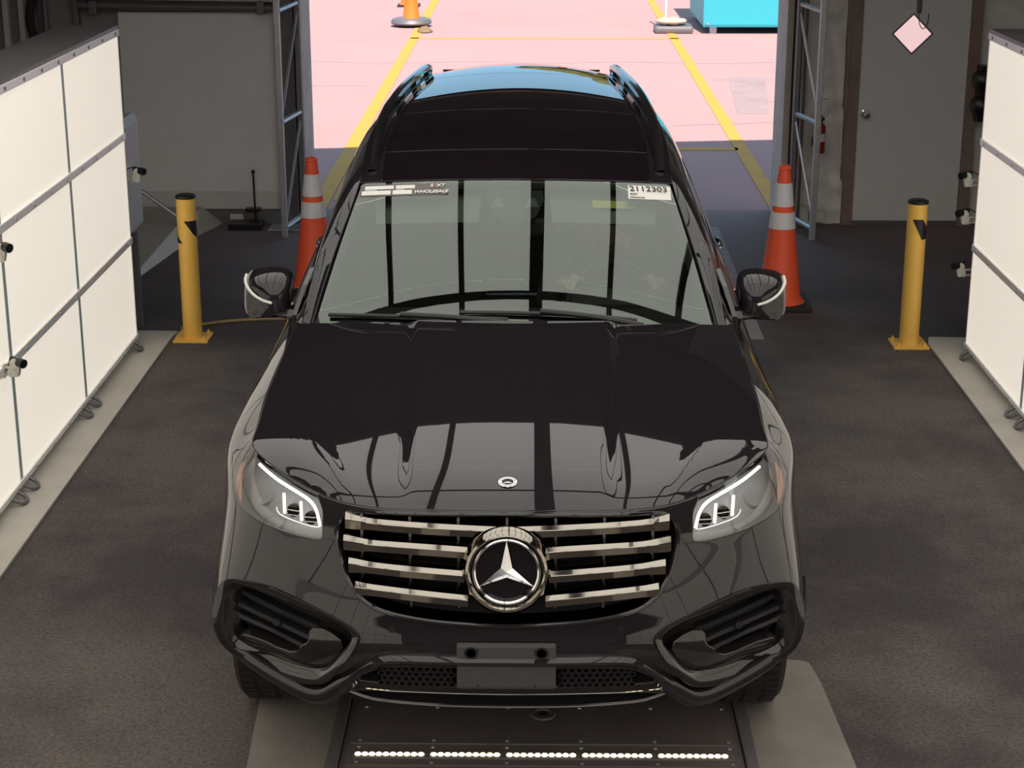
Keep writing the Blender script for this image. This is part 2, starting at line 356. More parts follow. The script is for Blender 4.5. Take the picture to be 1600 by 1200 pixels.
# ------------------------------------------------------------------ lit side walls
def light_wall(side, x, yend, label):
    s = side                                    # +1: stands right of the car and faces left
    t = thing('light_wall', label, 'light wall', (x + s * .15, 1.0, 0))
    n = 12; L = 1.234
    def B(name, x0, x1, y0, y1, z0, z1, m, bev=0): return MB().box((x + s * x0, y0, z0), (x + s * x1, y1, z1), bev).build(name, m, t)
    y0 = yend - n * L
    casing = B('casing', .035, .30, y0, yend - .004, .05, 1.868, darkwall)
    B('top_cover', -.002, .32, y0, yend, 1.868, 1.885, steel_dk)
    rows = ((.075, .628), (.660, 1.240), (1.272, 1.828))
    for k in range(n):
        a, b = yend - (k + 1) * L + .020, yend - k * L - (.020 if k else .012)
        for z0, z1 in rows:
            MB().box((x + s * .004, a, z0), (x + s * .034, b, z1), .003).build('panel', panel_m, t)
        if k: B('seam_strip', .0025, .03, yend - k * L - .0195, yend - k * L + .0195, .06, 1.84, seam_m)
    B('end_strip', .0, .036, yend - .012, yend, .055, 1.85, rail_m)
    for z, h, m in ((.064, .026, rail_m), (.644, .040, rail_m), (1.256, .040, rail_m), (1.846, .038, trim_m)):
        rl = B('rail', -.008, .02, y0, yend, z - h / 2, z + h / 2, m, .003)
        bb = MB()
        for k in range(int(n * 4)):
            y = yend - .10 - k * L / 4 - (.0 if k % 4 else 0); bb.cyl((x - s * .008, y, z), (x - s * .013, y, z), .009, n=8)
        o = bb.build('bolt', steel if m is rail_m else steel_dk, rl); o['kind'] = 'stuff'
    for k in range(n):
        for dy in (-.10, .09):
            y = yend - k * L + dy - .05
            if y > yend - .05: continue
            MB().tube(smoothpoly([(x - s * .0, y - .05, .05), (x - s * .055, y - .04, .02), (x - s * .055, y + .04, .02), (x, y + .05, .05)], 2, False), .009, 8).build('foot', steel_dk, t, True)
    for k in range(n): MB().box((x + s * .06, yend - k * L - .12, 0), (x + s * .26, yend - k * L - .06, .05)).build('foot', steel_dk, t)
    return t
LW = light_wall(-1, -2.290, 5.290, 'tall wall of bright white light panels left of the black SUV')
RW = light_wall(1, 2.602, 5.170, 'tall wall of bright white light panels right of the black SUV')
def floor_strip(n, poly, m, h=.012):
    o = MB().prism([(x, y, -.02) for x, y in poly], (0, 0, .02 + h)).build('trim_%d' % n, m); o['kind'] = 'structure'; return o
floor_strip(10, [(-2.62, -6), (-2.118, -6), (-2.118, 5.43), (-2.10, 5.57), (-2.62, 5.58)], concrete)
floor_strip(11, [(2.42, -6), (2.95, -6), (2.95, 5.48), (2.46, 5.50), (2.43, 5.36)], concrete)
floor_strip(12, [(-.59, -3), (-.59, 1.2), (-.86, 1.18), (-.90, 1.0), (-.86, .3), (-.86, -3)], concrete_dk, .008)
floor_strip(13, [(.80, -3), (1.15, -3), (1.145, .33), (1.12, .95), (1.10, 1.11), (1.07, 1.13), (.80, 1.16)], concrete_dk, .008)
# raised concrete pad beyond the left light wall
pad = mesh('trim_14', [(-2.66, 6.80, 0), (-2.50, 8.15, 0), (-2.36, 8.70, 0), (-4.39, 8.70, 0), (-4.39, 6.60, 0), (-2.68, 6.86, .015), (-2.60, 8.12, .11), (-2.52, 8.70, .13), (-4.39, 8.70, .13), (-4.39, 6.60, .05)],
           [(5, 6, 7, 8, 9), (0, 1, 6, 5), (1, 2, 7, 6), (2, 3, 8, 7), (4, 0, 5, 9)], concrete); pad['kind'] = 'structure'
mesh('curb', [(-2.665, 6.79, .004), (-2.49, 8.15, .004), (-2.47, 8.6, .004), (-2.675, 6.86, .018), (-2.595, 8.12, .114), (-2.53, 8.6, .13)], [(0, 1, 4, 3), (1, 2, 5, 4)], wallpale, pad)

# ------------------------------------------------------------------ painted lines and stains on the ground
def line(n, poly, m, z=.0):
    o = MB().prism([(x, y, z) for x, y in poly], (0, 0, .003)).build('trim_%d' % n, m); o['kind'] = 'structure'; return o
line(15, [(-1.76, 9.27), (-1.62, 9.27), (-1.68, 40), (-1.82, 40)], linepaint)
line(16, [(1.98, 9.27), (2.11, 9.27), (2.22, 40), (2.09, 40)], linepaint)
line(17, [(-1.76, 21.30), (2.2, 21.30), (2.2, 21.42), (-1.76, 21.42)], linepaint)
line(18, [(1.18, 12.02), (2.02, 12.02), (2.02, 12.16), (1.18, 12.16)], linepaint)
line(19, [(1.375, 5.47), (1.465, 5.47), (1.49, 8.6), (1.42, 8.6)], whiteline)
line(20, [(-1.60, 9.6), (-1.50, 9.6), (-1.50, 11.2), (-1.62, 11.2)], linepaint)
stain = mat('tar_patch', (.24, .175, .175), .9, noise=(2, .2, (.33, .235, .23), 8))
line(21, [(2.25, 14.3), (2.6, 14.3), (2.9, 17.2), (2.45, 17.2)], stain, -.0015)
for k, (y, a, b) in enumerate(((13.6, 1.5, 3.6), (15.2, 2.4, 3.8), (16.3, -4, -1.9), (17.0, 2.2, 4.2), (18.6, -4, 5))):
    pts = [(x, y + .08 * sin(3 * x + k) + .03 * sin(11 * x)) for x in np.linspace(a, b, 24)]
    o = mesh('trim_%d' % (22 + k), [(x, y - .006, 0) for x, y in pts] + [(x, y + .006, 0) for x, y in pts], [(i, i + 1, 25 + i, 24 + i) for i in range(23)], stain); o['kind'] = 'structure'
# ------------------------------------------------------------------ bollards
def bollard(x, y, H, label, shape, turn):
    t = thing('bollard', label, 'bollard', (x, y, 0), 'yellow bollards at the light walls')
    R = .0575
    MB().lathe((x, y, .014), [(R, 0), (R, H - .035)], 40).build('post', yellow, t, True)
    MB().lathe((x, y, H - .021), [(R + .001, 0), (R + .003, .004), (R + .002, .016), (R - .012, .023), (.001, .025)], 40).build('cap', blacktape, t, True)
    MB().box((x - .105, y - .105, 0), (x + .105, y + .105, .014), .003).build('base_plate', yellow, t)
    for dx in (-.08, .08):
        for dy in (-.08, .08): MB().lathe((x + dx, y + dy, .014), [(.013, 0), (.013, .01), (.006, .011), (.006, .022), (.001, .023)], 8).build('bolt', yellow, t)
    # black tape patches wrapped on the post (angle from facing -y, height)
    for poly in shape:
        P = resample(np.array(poly, float), 48, True); V = []; n = len(P)
        cx, cz = P.mean(0); ring = []
        for f in (1, .66, .33): ring += [(cx + (a - cx) * f, cz + (z - cz) * f) for a, z in P]
        ring.append((cx, cz))
        V = [(x + (R + .0012) * sin(radians(a)), y - (R + .0012) * cos(radians(a)), z) for a, z in ring]
        F = [(k * n + i, k * n + (i + 1) % n, (k + 1) * n + (i + 1) % n, (k + 1) * n + i) for k in range(2) for i in range(n)] + [(2 * n + i, 2 * n + (i + 1) % n, 3 * n) for i in range(n)]
        mesh('tape_patch', V, F, blacktape, t, True)
bollard(-1.988, 5.44, .885, 'yellow steel bollard beside the left light wall, with two black tape arrow points', [[(-6, .735), (88, .735), (88, .62), (45, .655)], [(-88, .73), (-70, .655), (-20, .60), (-88, .60)]], 0)
bollard(2.312, 5.36, .882, 'yellow steel bollard beside the right light wall, with one slanted black tape patch', [[(-38, .775), (25, .775), (80, .70), (80, .655), (22, .655)]], 0)

# ------------------------------------------------------------------ traffic cones
def cone(x, y, H, label, sc=1, far=False, lean=0, m=orange):
    t = thing('traffic_cone', label, 'cone', (x, y, 0), 'traffic cones')
    def r(z): return .142 + (.034 - .142) * (z - .03) / (H - .03)
    MB().box((x - .19, y - .19, 0), (x + .19, y + .19, .035), .01).build('base', rubber, t)
    prof = [(.165, .035), (.15, .05), (r(.07), .07), (r(H * .5), H * .5), (r(H - .03), H - .03), (r(H - .03) + .006, H - .025), (r(H - .01), H - .008), (.022, H)]
    MB().lathe((x, y, 0), prof, 32).build('cone_body', m, t, True)
    for a, b in ((.56, .675), (.715, .875)):
        z0, z1 = a * H, b * H; MB().lathe((x, y, 0), [(r(z0) + .002, z0), (r(z0) + .004, z0 + .002), (r(z1) + .004, z1 - .002), (r(z1) + .002, z1)], 32).build('reflective_band', reflective, t, True)
    return t
cone(-1.385, 6.62, .90, 'tall orange traffic cone with two white bands at the left side of the SUV')
cone(1.655, 6.27, .92, 'tall orange traffic cone with two white bands behind the right wing mirror')
t = cone(-1.86, 23.0, .90, 'sunlit orange cone on the yellow line outside, nearer of two', m=orange_old)
MB().lathe((-1.86, 23, 0), [(.20, .036), (.30, .036), (.32, .06), (.30, .11), (.24, .13), (.17, .13)], 30).build('weight_ring', steel_dk, t, True)
cone(-2.12, 26.2, .90, 'sunlit orange cone on the pavement outside, farther of two', m=orange_old)

# ------------------------------------------------------------------ machine-vision cameras on ivory arms
def inspection_camera(x, y, z, s, label, arm=.115):
    """s: direction (+1/-1 along x) from the wall towards the car"""
    t = thing('inspection_camera', label, 'camera', (x, y, z), 'inspection cameras on the light walls')
    k = .62; b = x + s * arm
    for dz in (0, .032):
        MB().box((x, y - .009, z + dz - .004), (b, y + .009, z + dz + .004), .0015).build('arm', camwhite, t)
    MB().box((x - s * .010, y - .02, z - .014), (x + s * .004, y + .02, z + .046), .003).build('mount_plate', camwhite, t)
    def q(dx, dz): return (b + s * dx * k, y - .03 * k, z + dz * k)
    kn = MB().prism([q(-.012, -.012), q(.055, -.012), q(.072, .07), q(.05, .075), q(-.012, .06)], (0, .06 * k, 0)).build('bracket', camwhite, t)
    MB().lathe((b + s * .026 * k, y - .031 * k, z + .02 * k), [(.024 * k, 0), (.024 * k, -.006 * k), (.018 * k, -.007 * k), (.016 * k, -.004 * k), (.010 * k, -.004 * k), (.009 * k, -.009 * k), (.0005, -.01 * k)], 20, 'y').build('pivot', camwhite, kn, True)
    MB().lathe((b + s * .035 * k, y, z + .085 * k), [(.034 * k, -.035 * k), (.037 * k, -.02 * k), (.037 * k, .02 * k), (.034 * k, .035 * k)], 20, 'y').build('knuckle', camwhite, t, True)
    d = Vector((s * .8, -.55, -.10)).normalized(); c = Vector((b + s * .04 * k, y, z + .10 * k))
    MB().cyl(c - d * .045 * k, c + d * .03 * k, .027 * k).build('camera_body', camblack, t, True)
    bar = MB().cyl(c + d * .03 * k, c + d * .085 * k, .034 * k).build('camera_lens', camblack, t, True)
    MB().cyl(c + d * .086 * k, c + d * .087 * k, .027 * k).build('lens_glass', lensglass, bar)
    MB().tube(smoothpoly([c - d * .04 * k, c - d * .07 * k + Vector((0, .012, .012)), Vector((x + s * .02, y + .012, z + .04)), Vector((x, y + .01, z + .012))], 2, False), .003, 6).build('cable', camblack, t, True)
    return t
inspection_camera(-2.376, 5.40, .975, 1, 'ivory camera bracket sticking out beyond the far edge of the left light wall', .10)
inspection_camera(-2.285, 2.62, 1.165, 1, 'ivory camera bracket on the left light wall, between the top and lowest ones', .03)
inspection_camera(-2.285, 2.68, .625, 1, 'ivory camera bracket on the left light wall, lowest one at the left edge', .03)
inspection_camera(-2.285, 2.55, 1.83, 1, 'ivory camera bracket at the top rail of the left light wall', .03)
for z, w in ((.985, 'top'), (.765, 'middle'), (.452, 'lowest')):
    inspection_camera(2.672, 5.28, z, -1, arm=.085, label={'top': 'topmost of three ivory camera brackets at the far edge of the right light wall', 'middle': 'middle of three ivory camera brackets at the far edge of the right light wall', 'lowest': 'lowest of three ivory camera brackets at the far edge of the right light wall'}[w])
pp = thing('camera_post', 'slim grey post carrying the three brackets behind the right light wall', 'post', (2.70, 5.28, 0)); MB().box((2.672, 5.25, 0), (2.72, 5.31, 1.7), .004).build('post', steel_dk, pp)
pp = thing('camera_post', 'slim grey post carrying the bracket behind the left light wall', 'post', (-2.41, 5.42, 0)); MB().box((-2.43, 5.37, 0), (-2.376, 5.43, 1.1), .004).build('post', steel, pp)

# ------------------------------------------------------------------ lattice gate posts
def lattice(xa, xb, y, xdia, label, s):
    t = thing('lattice_post', label, 'post', ((xa + xb) / 2, y, 0), 'lattice posts at the doorway')
    MB().box((xa - .03, y - .03, 0), (xa + .012, y + .03, 2.6), .004).build('upright', steel, t)
    MB().box((xb - .018, y + .30, 0), (xb + .018, y + .34, 2.6), .004).build('upright', steel_dk, t)
    for z in (.08, .87, 1.68, 2.5):
        MB().tube([(xa, y, z), (xb, y + .32, z + .03)], .02, 6).build('rung', steel, t)
    for z in (.10, .90, 1.70): MB().tube([(xa, y, z), (xb, y + .32, z + .76)], .012, 6).build('diagonal', steel, t)
    return t
lattice(-1.80, -1.70, 8.22, 0, 'grey steel lattice gate post left of the open doorway', 1)
lattice(2.16, 2.03, 8.18, 0, 'grey steel lattice gate post right of the open doorway', -1)
MBX = thing('switch_box', 'small grey switch box clipped to the right lattice post', 'box', (2.19, 8.12, .98)); MB().box((2.165, 8.10, .95), (2.21, 8.156, 1.06), .004).build('box', steel, MBX)
# wall corner left of the doorway: pale post, rod, cabinet, stay
ps = slab('trim_30', (-1.905, 8.70, 0), (-1.865, 8.80, 2.6), steel)
rod = thing('hook_rod', 'thin black rod with a hook and bracket leaning on the grey boarded wall', 'rod', (-2.10, 8.68, 0))
MB().tube([(-2.105, 8.68, .41), (-2.10, 8.67, .14), (-2.095, 8.66, .01)], .008, 8).build('rod', camblack, rod, True)
MB().lathe((-2.105, 8.68, .41), [(.001, -.018), (.014, -.01), (.014, .01), (.001, .018)], 10).build('knob', camblack, rod, True)
MB().box((-2.175, 8.66, .10), (-2.06, 8.73, .125), .003).build('bracket', camblack, rod)
cab = thing('control_cabinet', 'narrow grey control cabinet with two dark triangle marks behind the left light wall', 'cabinet', (-2.5, 5.8, 0))
MB().box((-2.72, 5.66, .60), (-2.37, 6.0, 1.17), .006).build('body', mat('cabinet_grey', (.50, .49, .50), .5), cab)
MB().prism([(-2.72, 5.66, 1.17), (-2.37, 5.66, 1.17), (-2.37, 5.66, 1.24), (-2.395, 5.66, 1.285), (-2.72, 5.66, 1.24)], (0, .34, 0)).build('hood', MATS['cabinet_grey'], cab)
for z in (1.20, 1.075):
    mesh('warning_triangle', [(-2.424, 5.656, z), (-2.38, 5.656, z + .035), (-2.377, 5.656, z - .045)], [(0, 1, 2)], blacktape, cab)
MB().box((-2.385, 5.655, .93), (-2.362, 5.66, 1.03)).build('sticker', paper, cab)
MB().box((-2.70, 5.68, .0), (-2.66, 5.72, .6)).build('leg', steel_dk, cab); MB().box((-2.385, 5.68, .0), (-2.345, 5.72, .6)).build('leg', steel_dk, cab)
st = thing('stay_bar', 'slanting grey stay bar behind the left yellow bollard', 'bar', (-2.7, 8, 0))
MB().tube([(-2.86, 8.0, .42), (-2.50, 8.0, .15)], .016, 8).build('bar', steel, st, True)
ex = thing('fire_extinguisher', 'small red fire extinguisher on the wall beside the right lattice post', 'extinguisher', (2.225, 8.5, .6))
MB().lathe((2.225, 8.5, .60), [(.035, 0), (.038, .01), (.038, .19), (.03, .215), (.014, .225), (.014, .245)], 20).build('cylinder', redpaint, ex, True)
MB().lathe((2.225, 8.5, .69), [(.0385, 0), (.0385, .06)], 20).build('label', paper, ex, True)
mk = MB().box((2.20, 8.48, .845), (2.25, 8.52, .87), .003); mk.box((2.19, 8.485, .875), (2.235, 8.515, .885), .002); mk.build('valve', camblack, ex)
MB().box((2.20, 8.53, .62), (2.25, 8.77, .68)).build('bracket', steel_dk, ex)
bl = thing('wall_horn', 'black twin-lobed horn on the wall behind the right light wall', 'horn', (3.42, 8.6, 1.0))
for z in (1.13, .94): MB().lathe((3.45, 8.62, z), [(.05, .15), (.07, .10), (.085, 0), (.07, -.06), (.02, -.09), (.001, -.09)], 24, 'y').build('lobe', camblack, bl, True)
MB().box((3.41, 8.60, .82), (3.50, 8.72, 1.24), .01).build('housing', camblack, bl)
hb = MB().tube(smoothpoly([(-2.10, 5.62, .014), (-1.85, 5.80, .014), (-1.5, 5.86, .014), (-1.15, 5.84, .014), (-.7, 5.80, .014), (-.2, 5.9, .014)], 3, False), .011, 8).build('floor_hose', hose_m, None, True); setp(hb, 'tan hose lying across the asphalt behind the left bollard', 'hose')
ck = MB().box((-1.97, 8.42, 0), (-1.62, 8.70, .012), .003).build('floor_sheet', steel, None); setp(ck, 'thin grey steel sheet lying on the floor at the left jamb', 'sheet')
ck = MB().box((-2.28, 8.45, 0), (-2.02, 8.62, .05), .006).build('cable_box', camblack, None); setp(ck, 'flat black cable box at the foot of the grey boarded wall', 'box')
jb = MB().box((2.20, 8.66, .03), (2.32, 8.74, .11), .006).build('junction_box', wallpale, None); setp(jb, 'small pale junction box at the foot of the insulated wall', 'box')

# ------------------------------------------------------------------ underbody scanner plate in the floor
sc = thing('scanner_plate', 'black steel floor plate with a drain, in the asphalt under the nose of the SUV', 'plate', (.11, 0, 0))
MB().box((-.555, -1.2, 0), (.775, 1.15, .03), .004).build('plate', plate_m, sc)
for x0, x1 in ((-.60, -.558), (.778, .82)): MB().box((x0, -1.2, 0), (x1, 1.15, .045), .004).build('side_rail', steel_dk, sc)
for y in (.445, .30): MB().box((-.53, y - .004, .03), (.75, y + .004, .034)).build('joint_strip', steel_dk, sc)
screw = None
for y in (.70, .465, .42, .315):
    for k in range(6):
        d = (-.50 + k * .247, y, .03)
        if screw is None: screw = MB().lathe((0, 0, 0), [(.007, 0), (.006, .003), (.001, .004)], 8).build('screw', steel, sc); screw.location = d; scd = d
        else: inst(screw, 'screw', np.subtract(d, scd), sc)
dn = MB().lathe((.114, .655, .03), [(.045, 0), (.042, .004), (.03, .005), (.028, .002)], 28).build('drain', steel_dk, sc, True)
MB().lathe((.114, .655, .0325), [(.014, 0), (.014, .001)], 16).build('drain_hole', hollow, dn)
ls = thing('led_strip', 'row of warm white LED lights set across the black floor plate', 'light strip', (.11, .362, .03))
MB().box((-.515, .339, .03), (.745, .385, .036), .002).build('channel', steel_dk, ls)
led = None
for g in range(5):
    for k in range(10):
        d = (-.498 + g * .2505 + k * .0232, .362, .036)
        if led is None: led = MB().lathe((0, 0, 0), [(.0108, 0), (.009, .003), (.001, .0045)], 10).build('led', led_m, ls); led.location = d; ld = d
        else: inst(led, 'led', np.subtract(d, ld), ls)

# ------------------------------------------------------------------ outside
ct = thing('storage_container', 'bright cyan storage container standing on the sunny pavement outside', 'container', (4.0, 22.9, 0))
MB().box((2.56, 22.0, .10), (5.2, 24.4, 2.3), .02).build('body', cyan, ct)
MB().box((2.56, 21.985, .10), (5.2, 22.0, .135)).build('sill', mat('cyan_dark', (.02, .22, .27), .5), ct)
for x in (2.72, 5.0):
    for y in (22.1, 24.2): MB().box((x - .05, y - .05, 0), (x + .05, y + .05, .10)).build('leg', steel, ct)
MB().lathe((2.63, 21.985, .145), [(.025, 0), (.02, -.012), (.001, -.014)], 12, 'y').build('rivet', steel, ct)
sb = thing('sign_base', 'grey rubber sign base with a pale sandbag and thin white pole outside', 'sign base', (2.12, 22.2, 0))
MB().box((1.85, 22.0, 0), (2.42, 22.5, .11), .04).build('base', steel_dk, sb)
b = bmesh.new(); bmesh.ops.create_icosphere(b, subdivisions=3, radius=1)
for v in b.verts: v.co = Vector((v.co.x * .24, v.co.y * .2, v.co.z * .06 * (1 + .2 * sin(9 * v.co.x)))) + Vector((2.10, 22.2, .165))
mesh('sandbag', [v.co[:] for v in b.verts], [[v.index for v in f.verts] for f in b.faces], mat('sandbag_cloth', (.42, .32, .26), .9), sb, True); b.free()
MB().cyl((2.03, 22.35, .1), (2.03, 22.35, 2.2), .015).build('pole', paper, sb)
ds = bmesh.new(); bmesh.ops.create_icosphere(ds, subdivisions=2, radius=1)
for v in ds.verts: v.co = Vector((v.co.x * .12, v.co.y * .2, max(v.co.z, -.1) * .05 * (1.2 + .5 * sin(20 * v.co.x + 9 * v.co.y)))) + Vector((-1.60, 22.2, .01))
o = mesh('scrap', [v.co[:] for v in ds.verts], [[v.index for v in f.verts] for f in ds.faces], mat('brown_scrap', (.20, .13, .07), .9)); setp(o, 'small brown lump of scrap beside the yellow line outside', 'scrap'); ds.free()
wm = MB()
for k in range(7): wm.tube([(2.34 + .02 * k, 23.6, .35), (2.36 + .02 * k, 23.6, 1.2)], .004, 5); wm.tube([(2.33, 23.6, .45 + .1 * k), (2.50, 23.6, .45 + .1 * k)], .004, 5)
o = wm.build('wire_bundle', steel_dk); setp(o, 'bundle of thin grey wire mesh beside the cyan container', 'wire mesh')
def tree(x, y, h, label):
    t = thing('tree', label, 'tree', (x, y, 0), 'trees beyond the pavement')
    MB().tube([(x, y, 0), (x + .1, y, h * .3), (x, y, h * .6)], [.3, .22, .1], 10).build('trunk', trunk_m, t, True)
    b = bmesh.new()
    for k in range(16):
        a = rng.uniform(0, 2 * pi); q = rng.uniform(.2, 1); r = h * rng.uniform(.12, .2)
        m4 = Matrix.Translation((x + cos(a) * q * h * .28, y + sin(a) * q * h * .28, h * rng.uniform(.38, .86)))
        g = bmesh.ops.create_icosphere(b, subdivisions=3, radius=r, matrix=m4)
        for v in g['verts']: v.co += v.normal * r * .25 * sin(7 * v.co.x / r) * sin(6 * v.co.z / r + k)
    o = mesh('foliage', [v.co[:] for v in b.verts], [[v.index for v in f.verts] for f in b.faces], leaf_m, t, True); b.free()
for x, y, h in ((1.5, 62, 6.0), (7, 58, 7.5), (12, 62, 8), (-9, 66, 4.2), (4, 70, 7), (17, 66, 8)): tree(x, y, h, 'green-brown tree far beyond the pavement, seen mirrored in the rear of the car roof')
# ------------------------------------------------------------------ the SUV: smooth panels cut from interpolated surfaces
def _card(t):
    n=len(t); A=np.zeros((n,n)); B=np.zeros((n,n)); A[0,0]=A[-1,-1]=1
    h=np.diff(t)
    for i in range(1,n-1):
        A[i,i-1]=h[i-1]; A[i,i]=2*(h[i-1]+h[i]); A[i,i+1]=h[i]
        B[i,i-1]=6/h[i-1]; B[i,i]=-6/h[i-1]-6/h[i]; B[i,i+1]=6/h[i]
    return np.linalg.solve(A,B)
def basis(t,M,x):
    x=np.asarray(x,float); i=np.clip(np.searchsorted(t,x)-1,0,len(t)-2); h=t[i+1]-t[i]
    a=(t[i+1]-x)/h; b=1-a; n=len(t); I=np.eye(n)
    return a[:,None]*I[i]+b[:,None]*I[i+1]+((a**3-a)*h*h/6)[:,None]*M[i]+((b**3-b)*h*h/6)[:,None]*M[i+1]
class Patch:
    """smooth surface through a net of points; net[column][row] = (x, y, z)"""
    def __init__(s,net):
        s.g=np.array(net,float)
        s.tu=np.concatenate([[0],np.cumsum(np.linalg.norm(np.diff(s.g,axis=0),axis=2).mean(1))])
        s.tv=np.concatenate([[0],np.cumsum(np.linalg.norm(np.diff(s.g,axis=1),axis=2).mean(0))])
        s.Mu=_card(s.tu); s.Mv=_card(s.tv)
    def ev(s,uv):
        uv=np.atleast_2d(uv)
        return np.einsum('pi,pj,ijk->pk',basis(s.tu,s.Mu,uv[:,0]),basis(s.tv,s.Mv,uv[:,1]),s.g)
    def nor(s,uv,e=1e-3):
        uv=np.atleast_2d(np.asarray(uv,float))
        du=s.ev(uv+[e,0])-s.ev(uv-[e,0]); dv=s.ev(uv+[0,e])-s.ev(uv-[0,e])
        n=np.cross(du,dv); return n/np.linalg.norm(n,axis=1)[:,None]
    def find(s,f,n=4):
        """uv minimising |f(points)|; f maps points (p,3) to residuals (p,2)"""
        U,V=np.meshgrid(np.linspace(0,s.tu[-1],160),np.linspace(0,s.tv[-1],40),indexing='ij')
        uv=np.stack([U.ravel(),V.ravel()],1); r=f(s.ev(uv)); uv=uv[np.argmin((r**2).sum(1))]
        for _ in range(12):
            e=1e-4; r0=f(s.ev(uv))[0]
            J=np.stack([(f(s.ev(uv+[e,0]))[0]-r0)/e,(f(s.ev(uv+[0,e]))[0]-r0)/e],1)
            d=np.linalg.lstsq(J,-r0,rcond=None)[0]; d=d*min(1,.1/max(np.linalg.norm(d),1e-9))
            uv=np.clip(uv+d,[0,0],[s.tu[-1],s.tv[-1]])
        return uv
# ---- body shell, right half: columns from the nose round to the tail, rows from the sill up to the belt
def sh():
    zb=[.36,.46,.60,.71,.85,.94]
    def front(xs,ys,top,z5=.94): return [(x,y,z) for x,y,z in zip(xs,ys,zb[:5]+[z5])]+[top]
    S=[front([0]*6,[.13,.0,-.035,-.005,.025,.055],(0,.085,1.005)),
       front([.25]*6,[.14,.01,-.03,.0,.03,.06],(.25,.09,1.005)),
       front([.48]*6,[.17,.045,-.005,.028,.072,.108],(.47,.14,1.002),.945),
       front([.64,.64,.64,.64,.64,.63],[.23,.10,.048,.09,.158,.215],(.61,.27,1.0),.945),
       front([.785,.785,.785,.785,.78,.76],[.33,.21,.152,.19,.265,.335],(.735,.41,1.018),.955),
       front([.885,.905,.905,.895,.88,.855],[.42,.30,.26,.32,.41,.485],(.826,.545,1.038),.975),
       front([.94,.955,.957,.952,.94,.907],[.60,.50,.48,.54,.62,.67],(.842,.68,1.052),.99)]
    def side(y,xs,top,z5): return [(x,y,z) for x,z in zip(xs,zb[:5]+[z5])]+[top]
    S+=[side(.92,[.93,.955,.968,.975,.968,.935],(.846,.92,1.082),1.005),
        side(1.3,[.93,.945,.955,.962,.955,.925],(.838,1.3,1.122),1.035),
        side(1.65,[.935,.95,.958,.962,.95,.91],(.828,1.65,1.158),1.07),
        side(2.5,[.94,.955,.965,.968,.955,.92],(.868,2.5,1.185),1.10),
        side(3.4,[.945,.96,.97,.975,.96,.925],(.872,3.4,1.20),1.115),
        side(4.2,[.945,.96,.97,.975,.965,.925],(.865,4.2,1.215),1.13),
        side(4.8,[.90,.92,.93,.93,.92,.88],(.82,4.8,1.225),1.14),
        [(.76,5.08,.36),(.78,5.1,.46),(.80,5.12,.6),(.80,5.12,.71),(.79,5.10,.85),(.75,5.07,1.14),(.71,5.05,1.225)],
        [(.40,5.16,.36),(.42,5.18,.46),(.42,5.21,.6),(.42,5.21,.71),(.42,5.19,.85),(.40,5.14,1.14),(.38,5.12,1.225)],
        [(0,5.18,.36),(0,5.2,.46),(0,5.23,.6),(0,5.23,.71),(0,5.21,.85),(0,5.16,1.14),(0,5.14,1.225)]]
    return S
_S=sh()
def mir(S): return [[(-x,y,z) for x,y,z in c] for c in S[:0:-1]]+S
SHELL=Patch(mir(_S))
class Func:
    def __init__(s, f): s.f = f
    def ev(s, uv): return s.f(np.atleast_2d(np.asarray(uv, float)))
    nor = Patch.nor
def pip(P, poly):
    x, y = P[:, 0], P[:, 1]; r = np.zeros(len(P), bool); q = np.asarray(poly); n = len(q)
    for i in range(n):
        (x0, y0), (x1, y1) = q[i], q[(i + 1) % n]
        if y0 == y1: continue
        r ^= ((y0 > y) != (y1 > y)) & (x < (x1 - x0) * (y - y0) / (y1 - y0) + x0)
    return r
CENTRE = np.array([0, 2.6, .75])
def cut(patch, outer, holes, step):
    """triangulated domain -> uv, faces (turned outwards)"""
    loops = [np.asarray(l, float) for l in [outer] + list(holes)]
    dens = []
    for l in loops:
        pts = []
        for i in range(len(l)):
            a, b = l[i], l[(i + 1) % len(l)]; k = max(1, int(np.linalg.norm(b - a) / step))
            pts += [a + (b - a) * j / k for j in range(k)]
        dens.append(np.array(pts))
    o = dens[0]; lo, hi = o.min(0), o.max(0); sx_, sy_ = (step, step) if np.isscalar(step) else step
    G = np.stack(np.meshgrid(np.arange(lo[0] + sx_ / 2, hi[0], sx_), np.arange(lo[1] + sy_ / 2, hi[1], sy_), indexing='ij'), -1).reshape(-1, 2)
    ok = pip(G, o); edge = np.vstack(dens)
    for h in dens[1:]: ok &= ~pip(G, h)
    G = G[ok]
    if len(G):
        near = np.zeros(len(G), bool)
        for c in range(0, len(edge), 200): near |= (((G[:, None] - edge[None, c:c + 200]) ** 2).sum(2) < (.45 * step) ** 2).any(1)
        G = G[~near]
    ed = []; n = 0
    for l in dens: ed += [(n + i, n + (i + 1) % len(l)) for i in range(len(l))]; n += len(l)
    res = delaunay_2d_cdt([Vector(p) for p in np.vstack([edge, G])], ed, [], 0, 1e-7)
    uv = np.array([v[:] for v in res[0]]); F = np.array([f[:] for f in res[2]])
    c = uv[F].mean(1); ok = pip(c, dens[0])
    for h in dens[1:]: ok &= ~pip(c, h)
    F = F[ok]; used = np.unique(F); mp = -np.ones(len(uv), int); mp[used] = np.arange(len(used))
    return uv[used], mp[F]
